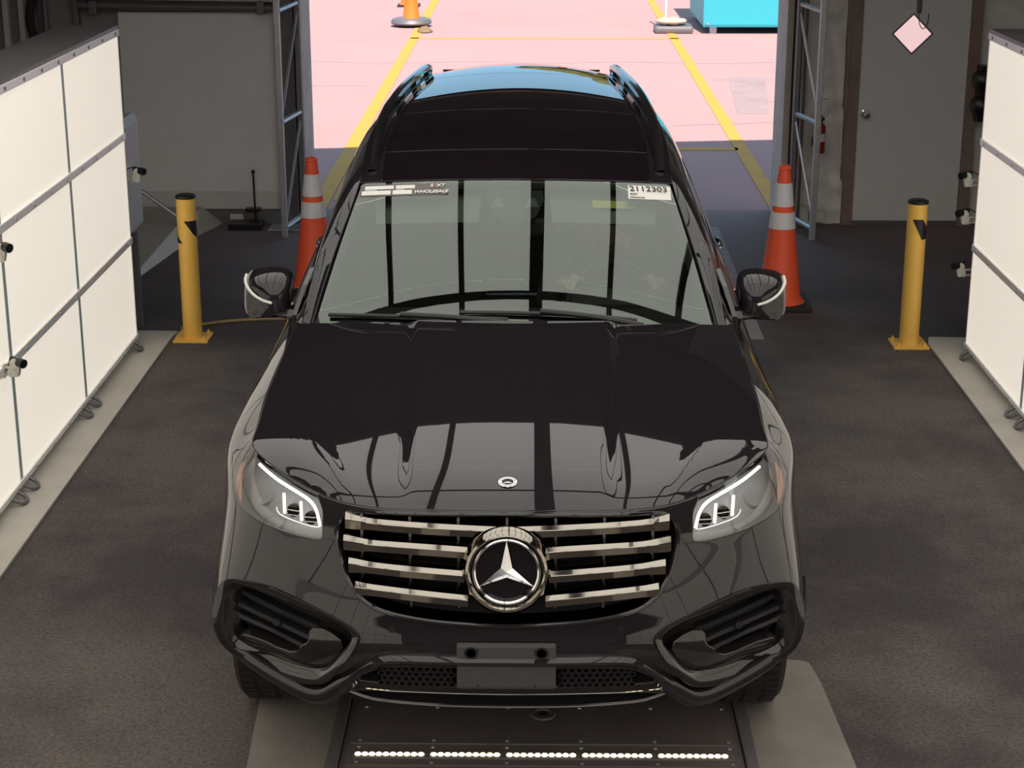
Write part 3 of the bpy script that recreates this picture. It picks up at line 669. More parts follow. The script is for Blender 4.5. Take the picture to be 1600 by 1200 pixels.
def shape(patch, outer, holes=(), step=.03, lip=.004, depth=.02, off=0, shift=(0, 0, 0), flip=None):
    uv, F = cut(patch, outer, holes, step); P = patch.ev(uv); N = patch.nor(uv)
    s = np.sign((N * (P - CENTRE)).sum()) if flip is None else flip
    N = N * s; P = P + N * off + np.array(shift)
    fn = np.cross(P[F[:, 1]] - P[F[:, 0]], P[F[:, 2]] - P[F[:, 0]])
    bad = (fn * N[F[:, 0]]).sum(1) < 0; F[bad] = F[bad][:, ::-1]
    V = P.tolist(); NN = N.tolist(); FF = [tuple(f) for f in F]
    if lip:
        E = {}
        for f in FF:
            for i in range(3): E[(f[i], f[(i + 1) % 3])] = 1
        B = [(a, b) for a, b in E if (b, a) not in E]
        D = np.zeros_like(P)
        for a, b in B:
            t = P[b] - P[a]; t /= max(np.linalg.norm(t), 1e-9); d = np.cross(t, N[a]); D[a] += d; D[b] += d
        bv = sorted({a for e in B for a in e}); D[bv] /= np.maximum(np.linalg.norm(D[bv], axis=1), 1e-9)[:, None]
        prev = {i: i for i in bv}
        for k, ang in enumerate((35, 65, 90, 91)):
            a = radians(min(ang, 90)); cur = {}
            for i in bv:
                p = P[i] + D[i] * lip * sin(a) - N[i] * lip * (1 - cos(a)) - (N[i] * depth if ang == 91 else 0)
                cur[i] = len(V); V.append(p.tolist()); NN.append((N[i] * cos(a) + D[i] * sin(a)).tolist())
            for a_, b_ in B: FF.append((prev[b_], prev[a_], cur[a_], cur[b_]))
            prev = cur
    return np.array(V), FF, np.array(NN)
def piece(name, m, par, *a, label=None, mirror=False, **k):
    V, F, N = shape(*a, **k); o = mesh(name, V, F, m, par, nor=N, label=label)
    if mirror:
        M = np.array([-1, 1, 1]); mesh(name, V * M, [f[::-1] for f in F], m, par, nor=N * M, label=label)
    return o
def both(fn):
    for s in (1, -1): fn(s)
U0 = SHELL.tu[-1] / 2; UM = SHELL.tu[-1]; VM = SHELL.tv[-1]
def fuv(P):
    """front-end (x, z) -> shell uv; negative x mirrored"""
    out = []
    for x, z in P:
        uv = SHELL.find(lambda p: np.stack([p[:, 0] - abs(x), p[:, 2] - z], 1) + (5 * (p[:, 1] > .9))[:, None])
        out.append(uv if x >= 0 else np.array([UM - uv[0], uv[1]]))
    return np.array(out)
def suv_(P):
    return np.array([SHELL.find(lambda p: np.stack([p[:, 1] - y, p[:, 2] - z], 1) + (5 * (p[:, 0] < .6))[:, None]) for y, z in P])
def fpt(P, off=0):
    uv = fuv(P); n = SHELL.nor(uv); p = SHELL.ev(uv); s = np.sign((n * (p - CENTRE)).sum(1))[:, None]; return p + n * s * off, n * s
def mirx(l): l = np.asarray(l, float); return np.stack([UM - l[:, 0], l[:, 1]], 1)[::-1]
def mx(P): return [(-x, z) for x, z in P]

CAR = thing('suv', 'glossy black SUV with a star emblem facing out between the two lit walls', 'car', (0, 2.6, 0))

# ---- outlines on the front end, as (x, z)
LENS = [(.836, 1.050), (.753, 1.030), (.663, 1.012), (.600, 1.004), (.578, .990), (.562, .970), (.560, .945), (.557, .905), (.571, .887), (.637, .884), (.721, .886), (.800, .889), (.860, .894), (.888, .907), (.903, .935), (.902, .962), (.888, .995), (.868, 1.022)]
GR = [(.0, 1.0), (.20, .999), (.40, .997), (.470, .992), (.503, .975), (.520, .950), (.524, .915), (.512, .849), (.487, .790), (.446, .742), (.387, .711), (.258, .688), (.117, .678), (0, .674)]
GRF = GR + [(-x, z) for x, z in GR[-2:0:-1]]
INT = [(.905, .640), (.885, .680), (.850, .700), (.775, .712), (.677, .710), (.529, .681), (.465, .650), (.456, .622), (.505, .550), (.556, .477), (.591, .452), (.678, .430), (.782, .428), (.870, .455), (.905, .50), (.917, .57)]
LOW = [(.0, .556), (.36, .548), (.42, .520), (.47, .475), (.44, .462), (0, .468)]
LOWF = LOW + [(-x, z) for x, z in LOW[-2:0:-1]]
uL = fuv(LENS); uL[:4, 1] = VM + .02; uL[-1, 1] = VM + .012; uL[:5] = uL[:5]
uLs = smoothpoly(uL, 2); uLs[:, 1] = uLs[:, 1]
uG = smoothpoly(fuv(GRF), 2); uI = smoothpoly(fuv(INT), 2); uW = smoothpoly(fuv(LOWF), 1)
USP = fuv([(.912, .90)])[0][0]                                  # bumper / fender joint
UDOOR = suv_([(1.66, .8)])[0][0]
top = VM - .003
# front fascia
fas = piece('front_bumper', paint, CAR, SHELL, [(UM - USP + .0015, .001), (USP - .0015, .001), (USP - .0015, top), (UM - USP + .0015, top)],
            [uLs, mirx(uLs), uG, uI, mirx(uI), uW], .022, lip=.006, depth=.045)
# arches cut in fenders and quarter panels
def arch(yc): return [(yc + .425 * cos(t), .375 + .425 * sin(t)) for t in np.linspace(-.02, pi + .02, 29)]
def archuv(yc):
    a = suv_([(y, max(z, .362)) for y, z in arch(yc)]); a[0, 1] = a[-1, 1] = -.03; return a
A1 = archuv(.92); A2 = archuv(4.055)
U2 = suv_([(2.66, .8)])[0][0]; U3 = suv_([(3.72, .8)])[0][0]
UT = SHELL.tu[np.argmin(abs(SHELL.g[:, 3, 0] - .80) + (SHELL.g[:, 3, 1] < 4.9) * 9)]
for nm, a, b, hs in (('fender', USP, UDOOR, [A1]), ('front_door', UDOOR, U2, []), ('rear_door', U2, U3, []), ('quarter_panel', U3, UT, [A2])):
    h2 = list(hs) + ([uLs] if nm == 'fender' else [])
    piece(nm, paint, CAR, SHELL, [(a + .0015, .001), (b - .0015, .001), (b - .0015, top), (a + .0015, top)], h2, .03, lip=.005, depth=.03, mirror=True)
piece('tailgate', paint, CAR, SHELL, [(UT + .002, .001), (UM, .001), (UM, top), (UT + .002, top)], [], .06, lip=0, mirror=True)
for s in (1, -1):   # wheel-arch liners
    for yc in (.92, 4.055):
        MB().sweep(range(17), lambda i: [(s * x, yc + r * cos(pi * i / 16), .375 + r * sin(pi * i / 16)) for x, r in ((.945, .43), (.60, .43), (.60, .44), (.945, .44))]).build('wheel_liner', matteblk, CAR)

# ---- bonnet
TU = np.linspace(U0, suv_([(1.9, 1.0)])[0][0], 400); TP = SHELL.ev(np.stack([TU, np.full(400, VM)], 1))
kf = np.argmax(TP[:, 0] > .828); FX, FY, FZ = TP[:kf, 0], TP[:kf, 1], TP[:kf, 2]; SX_, SY, SZ = TP[kf:, 0], TP[kf:, 1], TP[kf:, 2]
def sstep(t): t = np.clip(t, 0, 1); return t * t * (3 - 2 * t)
def hoodf(uv):
    a = uv[:, 0] / .83; b = uv[:, 1] / 1.4; x0 = np.abs(a) * .83
    yf = np.interp(x0, FX, FY); zf = np.interp(x0, FX, FZ); yr = 1.50 + .13 * a * a; y = yf + (yr - yf) * b
    xs = np.interp(y, SY, SX_); x = a * xs
    def zv(x, y):
        zc = np.interp(y, *HC); zs = np.interp(y, *HS); return zc + (zs - zc) * np.minimum(np.abs(x) / .84, 1.02) ** 2.4
    d = y - yf; D = zv(x0, yf) - zf; ax = np.abs(x)
    z = zv(x, y) - D * np.exp(-(np.maximum(d, 0) / .085) ** 1.15)
    fade = (1 - np.exp(-(np.maximum(d, 0) / .16) ** 2))
    xr = .305 + .05 * (y - .3); z = z + fade * .011 * sstep((xr + .035 - ax) / .05)
    xo = .50 + .16 * sstep((y - .2) / .6); z = z - fade * .006 * sstep((xo + .03 - ax) / .05) * sstep((1.25 - y) / .5)
    return np.stack([x, y, z], 1)
_t = np.linspace(0, 1.8, 181)
def fit1(xs, ys): M = _card(np.array(xs, float)); return (_t, basis(np.array(xs, float), M, _t) @ np.array(ys, float))
HC = fit1([0, .085, .3, .6, 1.0, 1.5, 1.8], [1.022, 1.036, 1.066, 1.106, 1.150, 1.196, 1.215]); HS = fit1([0, .3, .6, .92, 1.3, 1.65, 1.8], [.985, 1.018, 1.050, 1.083, 1.123, 1.158, 1.172])
HOOD = Func(hoodf)
hood = piece('bonnet', paint, CAR, HOOD, [(-.825, .009), (.825, .009), (.825, 1.398), (-.825, 1.398)], [], .018, lip=.004, depth=.02)
def onhood(x, y):
    v = .5
    for _ in range(40):
        p = hoodf(np.array([[x / np.interp(y, SY, SX_) * .83, v]]))[0]; v += (y - p[1])
    return np.array([x, y, p[2]])

# ---- greenhouse
ca = np.linspace(-1, 1, 7)
WS = Patch([[(a * (.770 + (.636 - .770) * w), 1.53 + .71 * w + (.085 - .02 * w) * a * a - .012 * sin(pi * w), 1.165 + .432 * w - .028 * a * a + .016 * sin(pi * w)) for w in np.linspace(0, 1, 5)] for a in ca])
RR = [(2.24, 1.597, .636, .028, .065), (2.6, 1.664, .646, .030, .055), (3.0, 1.722, .636, .036, .03), (3.6, 1.756, .604, .042, 0), (4.2, 1.754, .560, .044, -.03), (4.7, 1.737, .520, .046, -.06), (4.98, 1.714, .495, .05, -.08)]
ROOF = Patch([[(a * h, y + dy * a * a, z - dr_ * a * a) for y, z, h, dr_, dy in RR] for a in ca])
wu, wv = WS.tu[-1], WS.tv[-1]; ru, rv = ROOF.tu[-1], ROOF.tv[-1]
def rectloop(a, b, c, d, r):
    q = []
    for cx, cy, t0 in ((b - r, c + r, -pi / 2), (b - r, d - r, 0), (a + r, d - r, pi / 2), (a + r, c + r, pi)):
        q += [(cx + r * cos(t0 + t), cy + r * sin(t0 + t)) for t in np.linspace(0, pi / 2, 5)]
    return q
windscreen = piece('windscreen', glass, CAR, WS, rectloop(.012, wu - .012, .0, wv - .008, .02), [], .04, lip=0)
piece('windscreen_band', matteblk, CAR, WS, [(.008, 0), (wu - .008, 0), (wu - .008, wv - .004), (.008, wv - .004)], [rectloop(.045, wu - .045, .11, wv - .055, .06)], .03, lip=0, off=-.006)
def roofrow(y): return np.interp(y, [r[0] for r in RR], ROOF.tv)
e0, e1 = ru * .075, ru * .925
for nm, m, a, b in (('roof_header', roofglass, 2.245, 2.575), ('sunroof_glass', roofglass, 2.582, 3.18), ('rear_roof_glass', roofglass, 3.187, 4.30), ('roof_skin', paint, 4.307, 4.98)):
    piece(nm, m, CAR, ROOF, [(e0, roofrow(a)), (e1, roofrow(a)), (e1, roofrow(b)), (e0, roofrow(b))], [], .04, lip=.003, depth=.012)
for a, b in ((0, e0 - .006), (e1 + .006, ru)):
    piece('roof_edge', paint, CAR, ROOF, [(a, .0), (b, .0), (b, rv), (a, rv)], [], .04, lip=.003, depth=.012)
belt = lambda y: np.array([np.interp(y, TB[:, 1], TB[:, 0]), y, np.interp(y, TB[:, 1], TB[:, 2])])
_u = np.linspace(suv_([(1.5, 1.0)])[0][0], UT, 300); TB = SHELL.ev(np.stack([_u, np.full(300, VM)], 1))
net = []
for t, by in ((0, 1.66), (.5, 1.90), (1, 2.30)):
    E_ = WS.ev([(wu, wv * t)])[0] + (.004, 0, 0); net.append((E_, belt(by)))
for y, by in ((2.6, 2.75), (3.1, 3.2), (3.7, 3.75), (4.3, 4.35), (4.93, 4.98)):
    E_ = ROOF.ev([(ru, roofrow(y))])[0]; net.append((E_, belt(by)))
GN = []
for E_, B_ in net:
    L = np.linalg.norm(B_ - E_); pf = len(GN) < 3
    GN.append([E_ + (B_ - E_) * w + np.array([.026, 0, .012]) * sin(pi * w ** .62) * min(L / .35, 1) for w in (0, .14, .3, .5, .75, 1)])
    if pf:
        q_ = min(1, L / .26); GN[-1][1] = E_ + np.array([.048, .022, -.012]) * q_; GN[-1][2] = E_ + (B_ - E_) * .30 + np.array([.042, .0, .012]) * q_
GS = Patch(GN); gu, gv = GS.tu[-1], GS.tv[-1]
WIN = smoothpoly([(gu * .46, gv * .93), (gu * .46, gv * .235), (gu * .62, gv * .235), (gu * .80, gv * .24), (gu * .90, gv * .5), (gu * .93, gv * .93)], 2)
WINF = smoothpoly([(gu * .105, gv * .93), (gu * .175, gv * .42), (gu * .26, gv * .27), (gu * .34, gv * .235), (gu * .44, gv * .235), (gu * .44, gv * .93)], 2)
piece('pillar_frame', paint, CAR, GS, [(.002, .002), (gu, .002), (gu, gv - .002), (.002, gv - .002)], [WIN, WINF], .04, lip=.003, depth=.012, mirror=True)
piece('side_window', sideglass, CAR, GS, WIN, [], .06, lip=0, off=-.004, mirror=True)
piece('front_side_window', glass, CAR, GS, WINF, [], .06, lip=0, off=-.004, mirror=True)
RB = []
for a in ca:
    r0 = ROOF.ev([((a + 1) / 2 * ru, rv)])[0]; s1 = np.array([a * .74, 5.13 - .08 * a * a, 1.222]); RB.append([r0, r0 * .66 + s1 * .34 + (0, .05, .02), r0 * .3 + s1 * .7 + (0, .04, .02), s1])
RW_ = Patch(RB); piece('rear_window', sideglass, CAR, RW_, [(0, 0), (RW_.tu[-1], 0), (RW_.tu[-1], RW_.tv[-1]), (0, RW_.tv[-1])], [], .08, lip=0)
sp = MB()
def spoil(i):
    a = -1 + i / 8; p = ROOF.ev([((a * .93 + 1) / 2 * ru, rv)])[0]; return [p + (0, -.10, .006), p + (0, .10, -.012), p + (0, .10, -.035), p + (0, -.05, -.05)]
sp.sweep(range(17), spoil); spo = sp.build('roof_spoiler', paint, CAR, True)
for s in (1, -1):
    p = ROOF.ev([((s * .76 + 1) / 2 * ru, rv)])[0]; MB().box(p + (-.05, -.075, .001), p + (.05, -.05, .009), .004).build('spoiler_slot', matteblk, spo)

# ---- roof rails
def railpt(y, s, lift):
    a = .93; p = ROOF.ev([((s * a + 1) / 2 * ru, roofrow(y))])[0]; return p + (0, 0, lift)
for s in (1, -1):
    ys = np.linspace(2.36, 4.66, 30)
    def sec(i):
        y = ys[i]; f = sstep(np.array((y - 2.30) / .55)) * sstep(np.array((4.68 - y) / .12 + .45)); p = railpt(y, s, .004 + .046 * f)
        w, h = .021, .013; return [p + (-w, 0, -h), p + (w, 0, -h), p + (w * .9, 0, h * .4), p + (w * .4, 0, h), p + (-w * .4, 0, h), p + (-w * .9, 0, h * .4)]
    rr = MB(); rr.sweep(range(30), sec); rl = rr.build('roof_rail', gloss, CAR, True)
    for a_, b_ in ((2.72, 2.90), (3.45, 3.62), (4.05, 4.20), (4.54, 4.68)):
        q = MB(); q.sweep(range(5), lambda i: [railpt(a_ + (b_ - a_) * i / 4, s, z) + (x, 0, 0) for x, z in ((-.014, -.005), (.014, -.005), (.014, .052), (-.014, .052))]); q.build('rail_foot', gloss, rl)
    q = MB(); q.sweep(range(30), lambda i: [railpt(ys[i], s, z) + (x, 0, 0) for x, z in ((-.02, -.004), (.02, -.004), (.016, .006), (-.016, .006))]); q.build('rail_base', satin, rl)

# ---- cowl and wipers
MB().sweep(range(13), lambda i: [(x_ * (-1 + i / 6), y_ + .12 * (-1 + i / 6) ** 2, z_ - .02 * (-1 + i / 6) ** 2) for x_, y_, z_ in ((.80, 1.49, 1.165), (.80, 1.60, 1.180), (.80, 1.62, 1.16), (.80, 1.49, 1.14))]).build('cowl', matteblk, CAR, True)
def wsp(x, w, off): 
    uv = (wu * (x / (.770 - .134 * w) * .5 + .5), wv * w); n = WS.nor(uv)[0]; n *= np.sign(n[2]); return WS.ev(uv)[0] + n * off
for pts, arm in (([(-.70, .075, .014), (-.45, .062, .015), (-.2, .052, .015), (-.02, .045, .014)], [(-.42, .058, .03), (-.2, .035, .034), (.02, .0, .03)]),
                 ([(-.20, .085, .014), (.05, .082, .015), (.30, .066, .015), (.46, .045, .014)], [(.10, .078, .03), (.30, .045, .034), (.48, .0, .03)])):
    P = smoothpoly([wsp(*p) for p in pts], 2, False); wb_ = MB().tube(P, .008, 8).build('wiper_blade', satin, CAR, True)
    MB().tube(smoothpoly([wsp(*p) for p in arm], 2, False), .011, 8).build('wiper_arm', satin, wb_, True)

# ---- grille
gb = piece('grille_back', hollow, CAR, SHELL, uG, [], .05, lip=0, shift=(0, .10, 0))
gp = SHELL.ev(uG); gn = SHELL.nor(uG); gn *= np.sign((gn * (gp - CENTRE)).sum(1))[:, None]
gf = MB().tube(gp + (gp - gp.mean(0)) * np.array([-.012, 0, -.012]) - gn * .004, .008, 8, True).build('grille_frame', gloss, CAR, True)
mk = MB()
for k in range(-3, 4): mk.box((k * .146 - .004, .085 + .1 * abs(k * .146) ** 2, .69 + .05 * (abs(k) == 3)), (k * .146 + .004, .125 + .1 * abs(k * .146) ** 2, .985), .001)
o = mk.build('grille_rib', steel_dk, gb); o['kind'] = 'stuff'
mk = MB()
for z in (.725, .80, .86, .93): mk.tube(smoothpoly([(x, .10 + .24 * abs(x) ** 2.2, z + .06 * abs(x)) for x in np.linspace(-.42, .42, 9)], 1, False), .012, 6)
mk.build('grille_louvre', matteblk, gb)
SL = [[(.488, .118, .977), (.46, .108, .977), (.413, .094, .975), (.3, .076, .972), (.15, .066, .967), (0, .062, .962)],
      [(.492, .089, .920), (.45, .077, .918), (.403, .066, .916), (.30, .055, .913), (.20, .046, .910), (.118, .040, .906)],
      [(.476, .065, .856), (.43, .055, .854), (.365, .042, .850), (.24, .032, .842), (.122, .026, .835)],
      [(.456, .046, .788), (.40, .036, .785), (.308, .024, .778), (.20, .016, .769), (.116, .012, .762)]]
for k, L in enumerate(SL):
    P = resample(smoothpoly(L, 2, False), 30)
    if k == 0: P = np.vstack([P, (P * (-1, 1, 1))[::-1][1:]])
    for s in ((1,) if k == 0 else (1, -1)):
        Q = P * (s, 1, 1)
        def sec(i):
            x = abs(Q[i][0]); f = 1 + .30 * sstep(np.array((x - .40) / .08)); p = Q[i] - (0, .010, .006)
            return [p + (0, .060, .014 * f), p + (0, .013 * f, .009 * f), p + (0, .001, -.001), p + (0, 0, -.003), p + (0, -.0005, -.023 * f), p + (0, .007, -.026 * f), p + (0, .06, -.026 * f)]
        MB().sweep(range(len(Q)), sec).build('grille_slat', chrome, CAR, False)
# star emblem in its ring
SCN = np.array([0, -.004, .850]); tl = radians(7); EX = np.array([1., 0, 0]); EU = np.array([0, sin(tl), cos(tl)]); EN = np.array([0, -cos(tl), sin(tl)])
def emb(a, b, n): return SCN + EX * a + EU * b + EN * n
def ering(rad, prof, n=48):
    mb = MB(); mb.sweep(range(n), lambda i: [emb((rad + r) * cos(2 * pi * i / n), (rad + r) * sin(2 * pi * i / n), h) for r, h in prof], closed=True); return mb
ring = ering(.118, [(-.010, -.03), (-.010, .004), (-.004, .012), (.004, .010), (.013, -.006), (.016, -.03)]).build('emblem_ring', chrome, CAR, True)
MB().add([emb(0, 0, -.012)] + [emb(.112 * cos(2 * pi * i / 48), .112 * sin(2 * pi * i / 48), -.016) for i in range(48)], [(0, 1 + i, 1 + (i + 1) % 48) for i in range(48)]).build('emblem_disc', roofglass, ring)
ering(.0965, [(-.0055, -.014), (-.0045, .0), (.0, .003), (.0045, .0), (.0055, -.014)]).build('silver_ring', silver, ring, True)
def star(fn, R, r, h, name, par, m):
    V = [fn(0, 0, h)]; F = []
    for k in range(3):
        t = pi / 2 + k * 2 * pi / 3; V.append(fn(R * cos(t), R * sin(t), h * .25))
    for k in range(3):
        t = pi / 2 + pi / 3 + k * 2 * pi / 3; V.append(fn(r * cos(t), r * sin(t), 0))
    for k in range(3): F += [(0, 1 + k, 4 + k), (0, 4 + (k + 2) % 3, 1 + k)]
    return mesh(name, V, F, m, par)
star(lambda a, b, n: emb(a, b, n - .008), .093, .0195, .014, 'star', ring, silver)
# round badge on the bonnet nose
bc = onhood(0, .215); bn = HOOD.nor([(0, .21)])[0]; bn *= np.sign(bn[2]); bu = np.cross(bn, EX); bu *= np.sign(bu[1])
def bad(a, b, n): return bc + EX * a + bu * b + bn * n
bg_ = MB(); bg_.sweep(range(40), lambda i: [bad(r * cos(2 * pi * i / 40), r * sin(2 * pi * i / 40), h) for r, h in ((.0185, .0005), (.0185, .0025), (.0285, .0025), (.0295, .0005))], closed=True)
badge = bg_.build('bonnet_badge', silver, CAR, True)
MB().add([bad(0, 0, .0012)] + [bad(.0186 * cos(2 * pi * i / 32), .0186 * sin(2 * pi * i / 32), .0012) for i in range(32)], [(0, 1 + i, 1 + (i + 1) % 32) for i in range(32)]).build('badge_disc', blacktape, badge)
star(lambda a, b, n: bad(a, b, n + .0016), .0175, .0042, .002, 'badge_star', badge, silver)
mk = MB()
for k in range(26):
    if k in (0, 13, 12, 25): continue
    t = 2 * pi * (k + .5) / 26; c_, s_ = cos(t), sin(t); mk.add([bad(c_ * r - s_ * w, s_ * r + c_ * w, .0029) for r, w in ((.0215, -.0013), (.0258, -.0013), (.0258, .0013), (.0215, .0013))], [(0, 1, 2, 3)])
o = mk.build('badge_lettering', blacktape, badge); o['kind'] = 'stuff'

# ---- headlights
for s in (1, -1):
    q = (lambda l: l) if s == 1 else mirx; X = (lambda P: P) if s == 1 else mx
    ll = q(uLs); ll = np.stack([ll[:, 0], np.minimum(ll[:, 1], VM - .001)], 1)
    hl = piece('headlight', lampglass, CAR, SHELL, ll, [], .03, lip=0, off=-.001, label='clear headlight lens with a white light strip')
    piece('lamp_housing', lamp_in, hl, SHELL, ll, [], .04, lip=0, off=-.05)
    P, _ = fpt(X([(.808, 1.016), (.77, 1.008), (.736, 1.001), (.695, .9945), (.653, .988), (.625, .983), (.605, .975), (.592, .962), (.585, .948), (.579, .932)]), -.014)
    MB().tube(smoothpoly(P, 1, False), np.concatenate([[.003], np.full(17, .0052), [.0042]])[:len(smoothpoly(P, 1, False))] if len(smoothpoly(P, 1, False)) <= 19 else .0052, 8).build('light_strip', drl_m, hl, True)
    P, _ = fpt(X([(.578, .930), (.592, .924), (.65, .924), (.712, .928), (.727, .937), (.728, .944)]), -.014)
    MB().tube(smoothpoly(P, 1, False), .0012, 6).build('light_line', drl_m, hl, True)
    for a, b in (((.718, .981), (.709, .940)), ((.658, .975), (.650, .934))):
        P, _ = fpt(X([a, b]), -.03); MB().tube(P, .0052, 8).build('light_bar', drl2_m, hl, True)
    for x, z in ((.686, .958), (.627, .952)):
        P, n = fpt(X([(x, z)]), -.045); d = Vector((0, -1, .25)).normalized(); c = Vector(P[0])
        pj = MB().cyl(c - d * .02, c + d * .012, .021).build('projector', chrome, hl, True)
    for x, z, r in ((.79, .962, .036), (.735, .912, .022)):
        P, n = fpt(X([(x, z)]), -.046); c = Vector(P[0]); d = Vector(n[0])
        MB().cyl(c - d * .02, c + d * .006, r, r * .8).build('reflector_bowl', lamp_in, hl, True)
    am = fuv(X([(.864, 1.006), (.884, .985), (.897, .955), (.895, .927), (.878, .907), (.862, .902), (.868, .95)])); piece('amber_reflector', amber_m, hl, SHELL, smoothpoly(am, 1), [], .02, lip=0, off=-.012)

# ---- bumper details
for s in (1, -1):
    q = (lambda l: l) if s == 1 else mirx; X = (lambda P: P) if s == 1 else mx
    ib = piece('intake_back', hollow, CAR, SHELL, q(uI), [], .04, lip=0, off=-.085)
    ii = SHELL.ev(q(uI)); nn = SHELL.nor(q(uI)); nn *= np.sign((nn * (ii - CENTRE)).sum(1))[:, None]; cI = ii.mean(0)
    # raised gloss frame round the intake
    def sec(i):
        o_ = ii[i] - cI; o_ /= np.linalg.norm(o_); n = nn[i]; p = ii[i]
        return [p + o_ * .022 - n * .004, p + o_ * .017 + n * .008, p + o_ * .002 + n * .009, p - o_ * .010 + n * .001, p - o_ * .016 - n * .02, p - o_ * .016 - n * .06, p + o_ * .01 - n * .05]
    MB().sweep(range(len(ii)), sec, closed=True).build('intake_frame', gloss, CAR, True)
    wd = smoothpoly(fuv(X([(.610, .640), (.556, .640), (.500, .60), (.535, .525), (.592, .470), (.69, .447), (.83, .462), (.87, .50), (.83, .515), (.70, .500), (.655, .528), (.650, .552), (.612, .585)])), 1)
    piece('intake_wedge', gloss, CAR, SHELL, wd, [], .03, lip=.006, depth=.03, off=-.028)
    for (xa, za), (xb, zb_) in (((.50 + .09, .642), (.868, .672)), ((.615, .592), (.885, .628)), ((.64, .545), (.88, .585))):
        P, n = fpt(X([(xa, za), ((xa + xb) / 2, (za + zb_) / 2 + .002), (xb, zb_)]), -.045); P = resample(P, 9); 
        MB().sweep(range(9), lambda i: [P[i] + (0, -.0, .007), P[i] + (0, -.012, .001), P[i] + (0, -.010, -.004), P[i] + (0, .03, -.006), P[i] + (0, .04, .006)]).build('intake_slat', satin, ib)
    P, n = fpt(X([(.735, .622)]), -.04); c = Vector(P[0]); d = Vector((0, -1, .1)).normalized()
    MB().cyl(c, c + d * .018, .011, n=16).build('parking_sensor', satin, ib, True)
    P, n = fpt(X([(.345, .664)]), .0); c = Vector(P[0]); d = Vector(n[0]); MB().cyl(c - d * .004, c + d * .002, .011, n=18).build('parking_sensor', gloss, CAR, True)
# lower wing bar
WG = [(0, -.050, .583), (.16, -.050, .583), (.30, -.042, .583), (.375, -.030, .577), (.43, -.012, .545), (.485, .02, .480), (.535, .055, .420), (.575, .085, .392), (.62, .118, .385), (.70, .175, .398), (.80, .245, .425), (.88, .315, .455), (.935, .40, .495), (.952, .47, .545), (.955, .53, .60)]
WP = resample(smoothpoly(WG, 2, False), 40); WP = np.vstack([(WP * (-1, 1, 1))[::-1], WP[1:]])
def wsec(i):
    t = WP[min(i + 1, len(WP) - 1)] - WP[max(i - 1, 0)]; t /= np.linalg.norm(t); n = np.cross(t, (0, 0, 1.)); n /= np.linalg.norm(n); u = np.cross(n, t); p = WP[i]
    ax = abs(p[0]); w = .016 + .012 * sstep(np.array((ax - .42) / .12)); o_ = np.sign(u[2]); u = u * o_
    return [p + u * w - n * .035, p + u * w + n * .002, p + u * (w - .006) + n * .014, p + u * .002 + n * .021, p - u * w * .5 + n * .02, p - u * w + n * .010, p - u * w - n * .035]
MB().sweep(range(len(WP)), wsec).build('bumper_wing', paint, CAR, True)
# honeycomb inserts behind the number plate
mk = MB()
for s in (1, -1):
    for r in range(5):
        for c in range(11):
            x = s * (.165 + c * .0215 + (r % 2) * .0107); z = .482 + r * .0165
            if abs(x) > .385: continue
            y = -.012 + .22 * (abs(x) - .15) ** 2; R = .0108
            V = []; 
            for dy, k in ((0, 1.08), (0, .74), (.02, .74), (.02, 1.08)): V += [(x + R * k * cos(pi / 6 + t * pi / 3), y + dy, z + .82 * R * k * sin(pi / 6 + t * pi / 3)) for t in range(6)]
            mk.add(V, [(k * 6 + t, k * 6 + (t + 1) % 6, (k + 1) % 4 * 6 + (t + 1) % 6, (k + 1) % 4 * 6 + t) for k in range(4) for t in range(6)])
o = mk.build('honeycomb_insert', satin, CAR); o['kind'] = 'stuff'
piece('lower_intake_back', hollow, CAR, SHELL, uW, [], .04, lip=0, off=-.06)
lipx = np.linspace(-.60, .60, 49)
def lsec(i):
    x = lipx[i]; y = .100 + .42 * abs(x) ** 2.6; z = .362 + .035 * sstep(np.array((abs(x) - .40) / .2)); return [(x, y - .012, z), (x, y + .02, z + .012), (x, y + .10, z - .03), (x, y - .004, z - .014)]
MB().sweep(range(49), lsec).build('bumper_lip', satin, CAR, True)
MB().tube([(x, .082 + .42 * abs(x) ** 2.6, .362 + .035 * sstep(np.array((abs(x) - .40) / .2))) for x in lipx], .005, 6).build('bumper_trim', silver, CAR, True)
# number plate holder
npq = MB().box((-.149, -.062, .492), (.149, -.040, .640), .012).build('plate_holder', mat('grey_plate_plastic', (.062, .058, .061), .5), CAR)
MB().box((-.135, -.0635, .553), (.135, -.060, .556), .001).build('plate_ridge', MATS['grey_plate_plastic'], npq)
for x in (-.105, .105): MB().lathe((x, -.0625, .612), [(.021, 0), (.019, -.001), (.014, .0), (.001, .0)], 18, 'y').build('plate_recess', hollow, npq, True)
for x in (-.085, .085):
    for z in (.505, .622): MB().lathe((x, -.0625, z), [(.004, 0), (.003, -.002), (.001, -.002)], 8, 'y').build('plate_screw', matteblk, npq)

